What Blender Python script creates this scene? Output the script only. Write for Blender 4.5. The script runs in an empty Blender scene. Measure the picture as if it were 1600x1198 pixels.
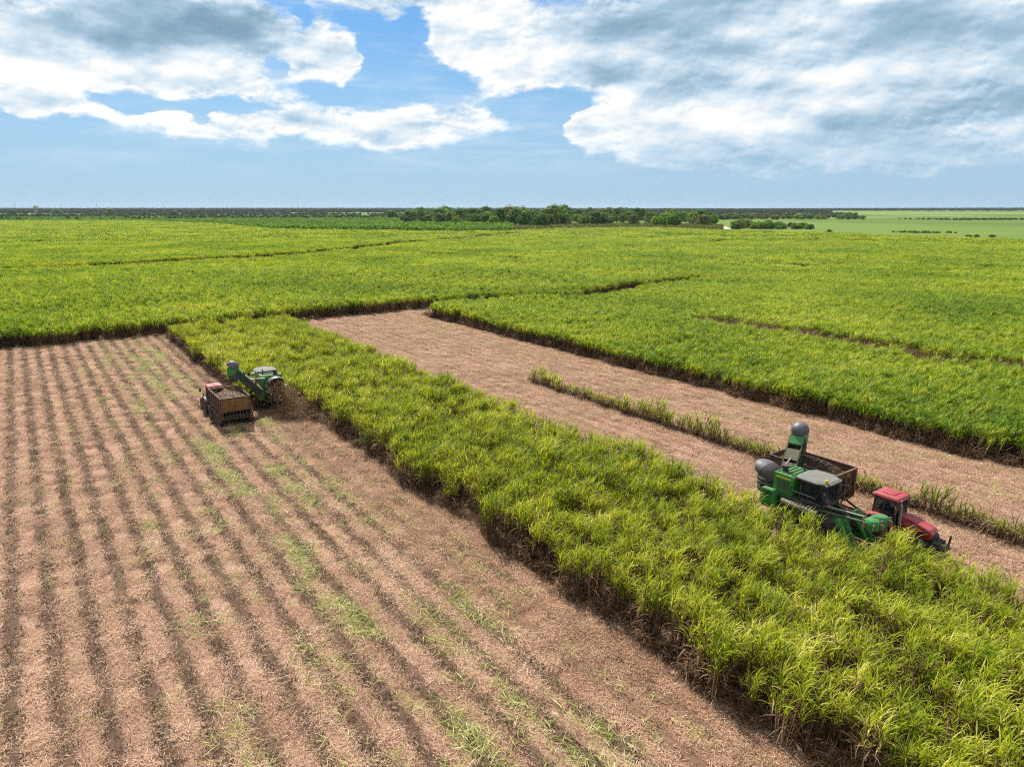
import bpy, bmesh, math, random
import numpy as np
from mathutils import Vector, Matrix

# ------------------------------------------------------------------ camera, sky, sun, exposure
scene = bpy.context.scene
C = scene.collection
F_PX, HC = 1066.0, 19.0
PITCH = math.atan(273 / F_PX)
cam_d = bpy.data.cameras.new('camera'); cam = bpy.data.objects.new('camera', cam_d); C.objects.link(cam)
cam_d.sensor_width = 36.0; cam_d.lens = 36.0 * F_PX / 1600; cam_d.clip_start = 0.5; cam_d.clip_end = 40000
cam.location = (0, 0, HC); cam.rotation_euler = (math.pi / 2 - PITCH, 0, 0)
scene.camera = cam

SUN_AZ, SUN_EL = math.radians(-24), math.radians(47)      # azimuth from +Y towards +X
SUN_STRENGTH, SKY_STRENGTH, EXPOSURE = 5.0, 0.115, 0.55
SKY_TINT = (.25, .46, .62)

world = bpy.data.worlds.new('World'); scene.world = world; world.use_nodes = True
world.cycles.sampling_method = 'MANUAL'; world.cycles.sample_map_resolution = 512


class NT:
    """small helper for node math"""
    def __init__(self, tree): self.t = tree
    def node(self, typ, **kw):
        n = self.t.nodes.new(typ)
        for k, v in kw.items(): setattr(n, k, v)
        return n
    def put(self, sock, v):
        if isinstance(v, bpy.types.NodeSocket): self.t.links.new(v, sock)
        elif v is not None: sock.default_value = v
    def m(self, op, a, b=None, c=None, clamp=False):
        n = self.node('ShaderNodeMath', operation=op, use_clamp=clamp)
        for i, v in enumerate((a, b, c)):
            if v is not None: self.put(n.inputs[i], v)
        return n.outputs[0]
    def v(self, op, a, b=None):
        n = self.node('ShaderNodeVectorMath', operation=op)
        self.put(n.inputs[0], a)
        if b is not None: self.put(n.inputs[1], b)
        return n.outputs['Value'] if op in ('LENGTH', 'DOT_PRODUCT', 'DISTANCE') else n.outputs[0]
    def noise(self, vec, scale, detail=4, rough=0.55, dist=0.0, dims='3D'):
        n = self.node('ShaderNodeTexNoise', noise_dimensions=dims)
        self.put(n.inputs['Vector'], vec)
        n.inputs['Scale'].default_value = scale; n.inputs['Detail'].default_value = detail
        n.inputs['Roughness'].default_value = rough; n.inputs['Distortion'].default_value = dist
        return n.outputs['Fac']
    def mix(self, f, a, b, mode='MIX'):
        n = self.node('ShaderNodeMix', data_type='RGBA', blend_type=mode)
        self.put(n.inputs[0], f); self.put(n.inputs[6], col4(a)); self.put(n.inputs[7], col4(b))
        return n.outputs[2]
    def smooth(self, x, lo, hi, a=0.0, b=1.0):
        n = self.node('ShaderNodeMapRange', interpolation_type='SMOOTHSTEP')
        for i, q in enumerate((x, lo, hi, a, b)): self.put(n.inputs[i], q)
        return n.outputs[0]
    def lin(self, x, lo, hi, a=0.0, b=1.0):
        n = self.node('ShaderNodeMapRange')
        for i, q in enumerate((x, lo, hi, a, b)): self.put(n.inputs[i], q)
        return n.outputs[0]
    def ramp(self, x, stops):
        n = self.node('ShaderNodeValToRGB'); self.put(n.inputs[0], x)
        e = n.color_ramp.elements
        while len(e) < len(stops): e.new(0.5)
        for k, (p, c) in enumerate(stops): e[k].position = p; e[k].color = (*c, 1)
        return n.outputs[0]
    def sep(self, v):
        n = self.node('ShaderNodeSeparateXYZ'); self.put(n.inputs[0], v); return n.outputs
    def comb(self, x, y, z):
        n = self.node('ShaderNodeCombineXYZ')
        for i, q in enumerate((x, y, z)): self.put(n.inputs[i], q)
        return n.outputs[0]


def col4(c):
    if isinstance(c, (tuple, list)) and len(c) == 3: return (*c, 1.0)
    return c


def pix_dir(u, v):
    dx, dz = (u - 800) / F_PX, (599 - v) / F_PX
    d = Vector((dx, math.cos(PITCH) + dz * math.sin(PITCH), -math.sin(PITCH) + dz * math.cos(PITCH)))
    return d.normalized()


def build_world():
    t = world.node_tree
    for n in list(t.nodes): t.nodes.remove(n)
    N = NT(t)
    out = N.node('ShaderNodeOutputWorld'); bg = N.node('ShaderNodeBackground')
    t.links.new(bg.outputs[0], out.inputs[0])
    sky = N.node('ShaderNodeTexSky', sky_type='NISHITA', sun_disc=False)
    sky.sun_elevation = SUN_EL; sky.sun_rotation = SUN_AZ
    sky.air_density = 1.0; sky.dust_density = 0.6; sky.ozone_density = 2.5; sky.altitude = 0
    tc = N.node('ShaderNodeTexCoord'); d = tc.outputs['Generated']
    s = N.sep(d)
    az = N.m('ARCTAN2', s[0], s[1])
    el = N.m('ARCSINE', s[2])
    # the cloud field: overall coverage and a few larger banks (azimuth, elevation, half width, half height, amount)
    banks = [  # picture position, half sizes, cover, shade
        (20, 115, 120, 40, .8, -.12), (60, 165, 120, 12, .7, -.1), (190, 120, 150, 30, .50, -.05), (230, 165, 120, 8, -.35, 0), (110, 90, 90, 8, -.3, 0), (440, 90, 40, 10, -.4, 0), (390, 138, 80, 18, .50, 0), (300, 40, 140, 48, 1.0, .75), (90, 38, 220, 38, .9, .36), (590, 2, 90, 18, .9, .55),
        (508, 76, 50, 30, 1.0, -.15), (545, 114, 34, 20, .95, -.05), (465, 115, 22, 20, .6, 0), (478, 30, 14, 40, -.5, 0), (430, 100, 16, 12, -.4, 0), (520, 140, 60, 10, -.5, 0), (300, 168, 120, 9, -.6, 0), (440, 195, 110, 30, .72, 0), (640, 190, 140, 34, .95, .08), (260, 190, 90, 14, .75, -.1),
        (720, 40, 110, 44, .95, -.1), (790, 95, 90, 60, .9, -.12), (1080, 26, 260, 50, 1.0, .62), (1030, 118, 120, 34, .8, .62), (940, 90, 120, 50, .7, .0), (1230, 120, 150, 80, .8, -.12), (1500, 60, 200, 60, .9, .45), (1420, 185, 190, 34, .9, .55), (1580, 140, 110, 90, .7, .25),
        (915, 200, 26, 28, 1.0, .05), (995, 196, 70, 36, 1.05, -.05), (1180, 215, 150, 40, .9, .12), (1300, 262, 320, 30, .9, .34), (1580, 225, 90, 20, .7, .0),
        (610, 60, 50, 60, -.60, 0), (850, 168, 70, 18, -.6, 0), (660, 132, 110, 20, -.65, 0),
    ]
    ae = N.comb(az, el, 0.0)
    wob = N.node('ShaderNodeTexNoise'); N.put(wob.inputs['Vector'], N.v('MULTIPLY', d, (1, 1, 2))); wob.inputs['Scale'].default_value = 13
    wob.inputs['Detail'].default_value = 5
    wv = N.v('SUBTRACT', wob.outputs['Color'], (.5, .5, .5))
    ae = N.v('ADD', ae, N.v('MULTIPLY', wv, (.15, .06, 0)))
    tot = shd = None
    for (u, v, ru, rv, k, dk) in banks:
        c = pix_dir(u, v); a0 = math.atan2(c.x, c.y); e0 = math.asin(c.z)
        q = N.v('MULTIPLY', N.v('SUBTRACT', ae, (a0, e0, 0)), (F_PX / ru, F_PX / rv, 0))
        gk = N.m('POWER', 3.2, N.m('MULTIPLY', N.v('DOT_PRODUCT', q, q), -1.0))
        tot = N.m('MULTIPLY', gk, k) if tot is None else N.m('MULTIPLY_ADD', gk, k, tot)
        if dk: shd = N.m('MULTIPLY', gk, dk) if shd is None else N.m('MULTIPLY_ADD', gk, dk, shd)
    # out of view broken cover goes on, thinned overhead to lower the ambient light
    gen = N.smooth(el, .25, .5, 0.0, 0.40)
    gen2 = N.m('MULTIPLY', N.smooth(N.m('ABSOLUTE', az), .72, 1.0, 0.0, .55), N.smooth(el, .06, .14))
    tot = N.m('ADD', tot, N.m('MAXIMUM', gen, gen2))
    tot = N.m('MINIMUM', tot, 1.05)
    p = N.v('MULTIPLY', d, (1, 1, 2.0))
    n1 = N.noise(N.v('ADD', p, N.v('MULTIPLY', wv, (.03, .03, .02))), 8.0, 9, .58)
    soft = N.noise(p, 11.0, 2.0, .45)
    n2 = N.noise(N.v('ADD', p, (-.010, 0, .034)), 11.0, 2.0, .45)
    fine = N.noise(p, 42.0, 6, .6)
    f2 = N.noise(N.v('ADD', p, (-.003, 0, .009)), 42.0, 3, .6)
    dens = N.m('MULTIPLY_ADD', N.m('SUBTRACT', n1, .5), 1.75, tot)
    dens = N.m('MULTIPLY_ADD', N.m('SUBTRACT', fine, .5), .42, dens)
    low = N.smooth(el, .040, .070)              # no cloud below the far bases
    dens = N.m('SUBTRACT', dens, N.m('MULTIPLY', N.m('SUBTRACT', 1.0, low), .5))
    alpha = N.smooth(dens, .30, .72)
    rim = N.smooth(dens, 1.05, .5, .35, 1.0)
    grad = N.m('ADD', N.m('MULTIPLY', N.m('SUBTRACT', soft, n2), 1.5), N.m('MULTIPLY', N.m('MULTIPLY', N.m('SUBTRACT', fine, f2), 1.5), rim))
    edge = N.smooth(dens, .5, 1.3, .10, -.08)    # thin rims let the light through
    lit = N.m('SUBTRACT', N.m('ADD', N.m('ADD', .84, grad), edge), N.m('MULTIPLY', shd, N.lin(n1, .3, .7, .82, .74)))
    lit = N.lin(lit, -.35, 1.0)
    k = 1.0 / (SKY_STRENGTH * 2 ** EXPOSURE)
    ccol = N.ramp(lit, [(0.0, (.19, .33, .45)), (.25, (.25, .41, .54)), (.48, (.38, .55, .70)), (.70, (.64, .78, .90)), (.91, (.97, .99, 1.0)), (1.0, (1.1, 1.1, 1.1))])
    ccol = N.v('MULTIPLY', ccol, (k, k, k))
    skyc = N.v('MULTIPLY', sky.outputs[0], SKY_TINT)
    # air near the horizon is pale blue
    hz = N.smooth(el, .30, .0)
    skyc = N.mix(N.m('MULTIPLY', hz, .85), skyc, (k * .43, k * .62, k * .82))
    veil = N.noise(N.v('MULTIPLY', d, (1, 1, 7)), 6.0, 5, .6)          # thin layers low down
    skyc = N.mix(N.m('MULTIPLY', N.smooth(veil, .42, .72, 0, .55), N.smooth(el, .02, .08)), skyc, (k * .66, k * .80, k * .93))
    fade = N.smooth(el, .035, .115, .30, 1.0)
    N.put(bg.inputs[0], N.mix(N.m('MULTIPLY', alpha, fade), skyc, ccol))
    bg.inputs[1].default_value = SKY_STRENGTH


build_world()
sun_d = bpy.data.lights.new('sun', 'SUN'); sun = bpy.data.objects.new('sun', sun_d); C.objects.link(sun)
sun_d.energy = SUN_STRENGTH; sun_d.angle = math.radians(0.53); sun_d.color = (1.0, .95, .87)
sd = Vector((math.sin(SUN_AZ) * math.cos(SUN_EL), math.cos(SUN_AZ) * math.cos(SUN_EL), math.sin(SUN_EL)))
sun.rotation_euler = sd.to_track_quat('Z', 'Y').to_euler()
vs = scene.view_settings
vs.view_transform = 'Standard'; vs.look = 'None'; vs.exposure = EXPOSURE; vs.gamma = 1.0; vs.use_curve_mapping = False
cy = scene.cycles
cy.max_bounces = 4; cy.diffuse_bounces = 3; cy.glossy_bounces = 2; cy.transmission_bounces = 3; cy.transparent_max_bounces = 8
cy.volume_bounces = 0; cy.pixel_filter_type = 'BLACKMAN_HARRIS'; cy.filter_width = 1.15; cy.use_denoising = False; cy.use_adaptive_sampling = True; cy.adaptive_threshold = 0.012; cy.sample_clamp_indirect = 3.0
cy.caustics_reflective = False; cy.caustics_refractive = False

# ------------------------------------------------------------------ coordinates: s runs along the rows, t across them
A_ROW = math.radians(35.5)
SX, SY = -math.sin(A_ROW), math.cos(A_ROW)
TX, TY = math.cos(A_ROW), math.sin(A_ROW)
HEAD_OUT = math.atan2(SY, SX)                 # heading along +s
ROW = 1.52
T0 = 0.30                                      # one row line
rng = np.random.default_rng(7)
random.seed(7)


def xy(s, t): return s * SX + t * TX, s * SY + t * TY
def ground_pt(u, v, z=0.0):
    d = pix_dir(u, v); k = (z - HC) / d.z
    return Vector((d.x * k, d.y * k, z))
def to_uv(x, y, z):
    zc = np.cos(PITCH) * y - np.sin(PITCH) * (z - HC)
    zc = np.where(np.abs(zc) < .01, .01, zc)
    vc = np.sin(PITCH) * y + np.cos(PITCH) * (z - HC)
    return 800 + F_PX * x / zc, 599 - F_PX * vc / zc, zc
def in_view(x, y, mu=220, mv=330, z=1.0):
    u, v, zc = to_uv(x, y, z)
    return (zc > 1) & (u > -mu) & (u < 1600 + mu) & (v < 1198 + mv)


def vnoise(x, y, scale, seed=0):
    """smooth value noise, numpy"""
    r = np.random.default_rng(seed); tab = r.random((64, 64))
    X, Y = np.asarray(x) / scale, np.asarray(y) / scale
    i, j = np.floor(X).astype(int), np.floor(Y).astype(int)
    fx, fy = X - i, Y - j
    fx, fy = fx * fx * (3 - 2 * fx), fy * fy * (3 - 2 * fy)
    g = lambda a, b: tab[a % 64, b % 64]
    return (g(i, j) * (1 - fx) + g(i + 1, j) * fx) * (1 - fy) + (g(i, j + 1) * (1 - fx) + g(i + 1, j + 1) * fx) * fy


# ------------------------------------------------------------------ tags and mesh helpers
def tag(o, label=None, cat=None, group=None, kind=None):
    if label: o['label'] = label
    if cat: o['category'] = cat
    if group: o['group'] = group
    if kind: o['kind'] = kind
    return o
def empty(name, loc=(0, 0, 0), rz=0.0):
    o = bpy.data.objects.new(name, None); C.objects.link(o); o.location = loc; o.rotation_euler = (0, 0, rz)
    o.empty_display_size = .2
    return o


class MB:
    """collects boxes, tubes and surfaces into one mesh"""
    def __init__(self): self.bm = bmesh.new()
    def box(self, c, size, rot=None, bevel=0.0, taper=None, seg=1):
        m = Matrix.Translation(c)
        if rot is not None: m = m @ (rot.to_matrix().to_4x4() if hasattr(rot, 'to_matrix') else rot)
        r = bmesh.ops.create_cube(self.bm, size=1.0)
        vs_ = r['verts']
        for v in vs_:
            v.co = Vector((v.co.x * size[0], v.co.y * size[1], v.co.z * size[2]))
            if taper and v.co.z > 0:
                v.co.x = v.co.x * taper[0] + (taper[2] if len(taper) > 2 else 0); v.co.y *= taper[1]
        if bevel:
            es = list({e for v in vs_ for e in v.link_edges})
            rr = bmesh.ops.bevel(self.bm, geom=es, offset=bevel, segments=seg, affect='EDGES', profile=.6)
            vs_ = list({v for f in rr['faces'] for v in f.verts} | {v for v in vs_ if v.is_valid})
        for v in vs_: v.co = m @ v.co
        return self
    def tube(self, a, b, r, r2=None, n=10, cap=True):
        a, b = Vector(a), Vector(b); r2 = r if r2 is None else r2
        q = (b - a).to_track_quat('Z', 'Y')
        ra = [self.bm.verts.new(a + q @ Vector((r * math.cos(i * 2 * math.pi / n), r * math.sin(i * 2 * math.pi / n), 0))) for i in range(n)]
        rb = [self.bm.verts.new(b + q @ Vector((r2 * math.cos(i * 2 * math.pi / n), r2 * math.sin(i * 2 * math.pi / n), 0))) for i in range(n)]
        for i in range(n): self.bm.faces.new((ra[i], ra[(i + 1) % n], rb[(i + 1) % n], rb[i]))
        if cap: self.bm.faces.new(ra[::-1]); self.bm.faces.new(rb)
        return self
    def path(self, pts, r, n=8):
        for a, b in zip(pts, pts[1:]): self.tube(a, b, r, n=n)
        return self
    def lathe(self, prof, m=None, n=24, a0=0.0, a1=2 * math.pi, cap=False):
        """profile (radius, height) about z"""
        full = abs(a1 - a0 - 2 * math.pi) < 1e-6
        k = n if full else n + 1
        rings = []
        for (r, z) in prof:
            ring = []
            for i in range(k):
                a = a0 + (a1 - a0) * i / n
                v = Vector((r * math.cos(a), r * math.sin(a), z))
                ring.append(self.bm.verts.new(m @ v if m else v))
            rings.append(ring)
        for p, q in zip(rings, rings[1:]):
            for i in range(k if full else k - 1):
                j = (i + 1) % k
                self.bm.faces.new((p[i], p[j], q[j], q[i]))
        if cap:
            self.bm.faces.new(rings[0][::-1]); self.bm.faces.new(rings[-1])
        return self
    def prism(self, poly, y0, y1, bevel=0.0):
        """polygon in x,z drawn out along y"""
        a = [self.bm.verts.new((x, y0, z)) for x, z in poly]; b = [self.bm.verts.new((x, y1, z)) for x, z in poly]
        n = len(poly); fs = [self.bm.faces.new(a), self.bm.faces.new(b[::-1])]
        for i in range(n): fs.append(self.bm.faces.new((a[i], b[i], b[(i + 1) % n], a[(i + 1) % n])))
        if bevel:
            es = list({e for f in fs for e in f.edges})
            bmesh.ops.bevel(self.bm, geom=es, offset=bevel, segments=2, affect='EDGES', profile=.6)
        return self
    def build(self, name, mat, parent=None, smooth=None, loc=None):
        bmesh.ops.recalc_face_normals(self.bm, faces=self.bm.faces)
        me = bpy.data.meshes.new(name); self.bm.to_mesh(me); self.bm.free()
        me.materials.append(mat)
        if smooth is not None:
            me.polygons.foreach_set('use_smooth', [True] * len(me.polygons))
            me.set_sharp_from_angle(angle=math.radians(smooth))
        o = bpy.data.objects.new(name, me); C.objects.link(o)
        if parent: o.parent = parent
        if loc: o.location = loc
        return o


def pymesh(name, verts, faces, mats, midx=None, smooth=False):
    me = bpy.data.meshes.new(name); me.from_pydata(verts, [], faces)
    for m in mats: me.materials.append(m)
    if midx is not None: me.polygons.foreach_set('material_index', midx)
    if smooth: me.polygons.foreach_set('use_smooth', [True] * len(me.polygons))
    me.update(); return me


# ------------------------------------------------------------------ materials
def material(name):
    m = bpy.data.materials.new(name); m.use_nodes = True
    t = m.node_tree; N = NT(t); b = t.nodes['Principled BSDF']
    return m, N, b


def paint(name, c, rough=.35, dirt=.35, dirt_c=(.22, .15, .10), metal=0.0, rust=None, coat=0.0):
    m, N, b = material(name)
    tc = N.node('ShaderNodeTexCoord').outputs['Object']
    n = N.noise(tc, 2.2, 6, .65); n2 = N.noise(tc, 14, 4, .6)
    g = N.node('ShaderNodeNewGeometry')
    upz = N.m('MAXIMUM', N.sep(g.outputs['Normal'])[2], 0.0)
    f = N.m('MULTIPLY', N.smooth(N.m('ADD', n, N.m('MULTIPLY', n2, .35)), .55, .85), dirt)
    f = N.m('ADD', f, N.m('MULTIPLY', upz, dirt * .45), clamp=True)      # dust lies on what faces up
    c1 = N.mix(N.lin(n2, .3, .7), tuple(q * .86 for q in c), tuple(min(1, q * 1.1) for q in c))
    if rust:
        c1 = N.mix(N.smooth(N.noise(tc, 3.2, 7, .7, .6), .46, .60), c1, rust)
    N.put(b.inputs['Base Color'], N.mix(f, c1, dirt_c))
    N.put(b.inputs['Roughness'], N.lin(f, 0, .5, rough, .85)); b.inputs['Metallic'].default_value = metal
    if coat: b.inputs['Coat Weight'].default_value = coat
    return m


def leafmat(name, stops, trans=.4, rough=.5, patch=None, spec=.18):
    """thin blades: colour from a random value per blade, light passes through"""
    m, N, b = material(name)
    t = m.node_tree; g = N.node('ShaderNodeNewGeometry'); oi = N.node('ShaderNodeObjectInfo')
    r = N.m('ADD', N.m('MULTIPLY', g.outputs['Random Per Island'], .62), N.m('MULTIPLY', oi.outputs['Random'], .38))
    if patch:
        pn = N.noise(g.outputs['Position'], patch[0], 4, .6)
        r = N.m('ADD', r, N.m('MULTIPLY', N.m('SUBTRACT', pn, .5), patch[1]), clamp=True)
    c = N.ramp(r, stops)
    N.put(b.inputs['Base Color'], c); b.inputs['Roughness'].default_value = rough
    b.inputs['Specular IOR Level'].default_value = spec
    tr = N.node('ShaderNodeBsdfTranslucent'); N.put(tr.inputs[0], N.v('MULTIPLY', c, (1.25, 1.2, .7)))
    mx = N.node('ShaderNodeMixShader'); mx.inputs[0].default_value = trans
    t.links.new(b.outputs[0], mx.inputs[1]); t.links.new(tr.outputs[0], mx.inputs[2])
    t.links.new(mx.outputs[0], t.nodes['Material Output'].inputs[0])
    return m


M = {}
M['green'] = paint('green_paint', (.010, .20, .026), .36, .22, coat=.15)
M['dark_green'] = paint('dark_green_paint', (.006, .05, .014), .45, .3)
M['grey_hood'] = paint('grey_plastic', (.085, .085, .10), .42, .25, (.2, .18, .16))
M['roof_grey'] = paint('dusty_roof', (.11, .125, .11), .6, .5, (.22, .20, .16))
M['black'] = paint('black_steel', (.016, .017, .018), .5, .28)
M['steel'] = paint('worn_steel', (.34, .34, .33), .35, .3, metal=.7)
M['rubber'] = paint('tyre_rubber', (.02, .019, .018), .85, .45)
M['red'] = paint('red_paint', (.36, .012, .03), .34, .26, (.36, .19, .14), coat=.2)
M['yellow'] = paint('rusty_yellow', (.21, .090, .013), .65, .3, rust=(.075, .030, .015))
M['rust'] = paint('rusty_brown', (.055, .030, .020), .8, .28, rust=(.10, .042, .022))
M['olive'] = paint('dusty_olive', (.17, .17, .10), .6, .5)
M['beacon'] = paint('beacon_yellow', (.62, .50, .02), .3, .1)
M['cloth_blue'] = paint('blue_cloth', (.03, .10, .30), .8, .05)
M['skin'] = paint('skin', (.22, .11, .07), .6, .0)
M['bark'] = paint('bark', (.09, .065, .045), .9, .2)
M['mast'] = paint('grey_mast', (.3, .32, .34), .6, .1)
M['wall_far'] = paint('far_wall', (.40, .38, .36), .8, .1)
gm, GN_, gb = material('dark_glass')
gb.inputs['Base Color'].default_value = (.012, .02, .024, 1); gb.inputs['Roughness'].default_value = .06
gb.inputs['Specular IOR Level'].default_value = .7; gb.inputs['Alpha'].default_value = .72
M['glass'] = gm

CANE_STOPS = [(0.0, (.045, .095, .006)), (.25, (.17, .25, .010)), (.5, (.36, .42, .018)), (.78, (.55, .56, .045)), (1.0, (.92, .84, .34))]
M['cane'] = leafmat('cane_leaf', CANE_STOPS, .42, .45, (.045, .6))
M['cane_green'] = leafmat('cane_leaf_fresh', [(0, (.035, .12, .006)), (.28, (.15, .27, .010)), (.55, (.30, .39, .016)), (.8, (.48, .51, .03)), (1, (.70, .69, .15))], .42, .45, (.030, 1.0))
M['cane_dry'] = leafmat('cane_dry', [(0, (.04, .024, .015)), (.45, (.12, .065, .036)), (.8, (.27, .165, .09)), (1, (.50, .36, .21))], .2, .8)
M['straw'] = leafmat('straw', [(0, (.15, .078, .044)), (.3, (.42, .25, .155)), (.65, (.65, .43, .29)), (1, (.92, .74, .54))], .15, .75, (.25, .35))
M['straw_brown'] = leafmat('straw_brown', [(0, (.13, .068, .04)), (.3, (.36, .205, .125)), (.65, (.54, .34, .22)), (1, (.80, .58, .40))], .15, .75, (.25, .35))
M['stubble'] = leafmat('stubble', [(0, (.04, .025, .016)), (.5, (.115, .074, .045)), (.85, (.22, .145, .09)), (1, (.22, .22, .08))], .1, .85)
M['greens'] = leafmat('green_litter', [(0, (.10, .14, .025)), (.3, (.30, .33, .07)), (.65, (.56, .55, .22)), (1, (.86, .80, .52))], .3, .6)
M['shrub'] = leafmat('shrub_leaf', [(0, (.05, .125, .010)), (.5, (.12, .25, .015)), (1, (.25, .34, .03))], .45, .6, (.006, 1.1))
M['shrub_olive'] = leafmat('shrub_leaf_olive', [(0, (.06, .085, .016)), (.5, (.14, .17, .028)), (1, (.25, .22, .05))], .25, .6)
M['tree'] = leafmat('tree_leaf', [(0, (.024, .07, .014)), (.5, (.06, .14, .018)), (1, (.15, .23, .03))], .38, .6)
M['tree_far'] = leafmat('far_tree_leaf', [(0, (.022, .05, .018)), (1, (.06, .11, .03))], .15, .7)
M['billet'] = leafmat('cane_billets', [(0, (.10, .055, .038)), (.5, (.24, .15, .10)), (1, (.46, .34, .25))], .0, .8)
M['billet_dark'] = leafmat('dark_billets', [(0, (.03, .022, .016)), (.6, (.10, .07, .05)), (1, (.42, .29, .17))], .0, .8)


# ------------------------------------------------------------------ where the crops stand
def poly_dist(s, t, pts):
    d = np.full(np.shape(s), 1e9)
    for (s0, t0), (s1, t1) in zip(pts, pts[1:]):
        ds, dt = s1 - s0, t1 - t0
        k = np.clip(((s - s0) * ds + (t - t0) * dt) / (ds * ds + dt * dt), 0, 1)
        d = np.minimum(d, np.hypot(s - s0 - k * ds, t - t0 - k * dt))
    return d


TRACK_A = [(250, -60), (252, 14), (262, 50), (266, 77), (276, 95), (287, 113), (334, 171), (362, 220), (420, 300)]
TRACK_A2 = [(287, 113), (262, 125), (238, 138)]
HEADLAND_R = [(113, 60), (115, 74), (110, 84), (106, 92), (108, 100), (114, 116), (116, 140)]
LODGED_C = [(70, 88), (60, 90), (48, 89.5), (36, 88), (27, 90), (10, 96)]


def edge_wob(a, k, seed): return (vnoise(a, a * 0, 3.0, seed) - .5) * k
def strip_mask(s, t):
    left = np.where(s > 66.2, 16.7, 20.5) + edge_wob(s, .7, 11)
    right = np.where(s < 15.3, 36.2, 34.2) + edge_wob(s, .9, 12)
    return (s > -6) & (s < 111.5 + edge_wob(t, 2.0, 13)) & (t > left) & (t < right)
def right_mask(s, t):
    return (t > 59.2 + edge_wob(s, 1.0, 14)) & (s < 113) & (poly_dist(s, t, HEADLAND_R) > 3.4)
def farfront(t): return 116.6 + np.clip((t - 5) * .05, -2, 2) + edge_wob(t, 1.4, 15)
def far_mask(s, t):
    ok = (s > np.where(t > 66, 113.0, farfront(t))) & (poly_dist(s, t, TRACK_A) > 4.2) & (poly_dist(s, t, TRACK_A2) > 2.5)
    return ok & ~((t > 59) & (s < 113)) & (poly_dist(s, t, HEADLAND_R) > 3.0)


FAR_EDGE = [(-400, 344), (0, 344), (220, 344), (330, 348), (440, 357), (560, 358), (700, 360), (790, 359), (870, 356), (1000, 354), (1130, 358), (1290, 362), (1400, 366), (1600, 372), (1900, 381)]
FE_U = np.array([p[0] for p in FAR_EDGE]); FE_V = np.array([p[1] for p in FAR_EDGE])
def before_far_edge(x, y):
    u, v, zc = to_uv(x, y, 2.5)
    return v > np.interp(u, FE_U, FE_V)


# ------------------------------------------------------------------ ground: one sheet, ploughed rows close by
def spread(lo, hi, fine, reach, n):
    mid = np.arange(lo, hi, fine)
    g = np.geomspace(fine, reach, n)
    return np.concatenate([lo - g[::-1], mid, hi + g])


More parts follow.
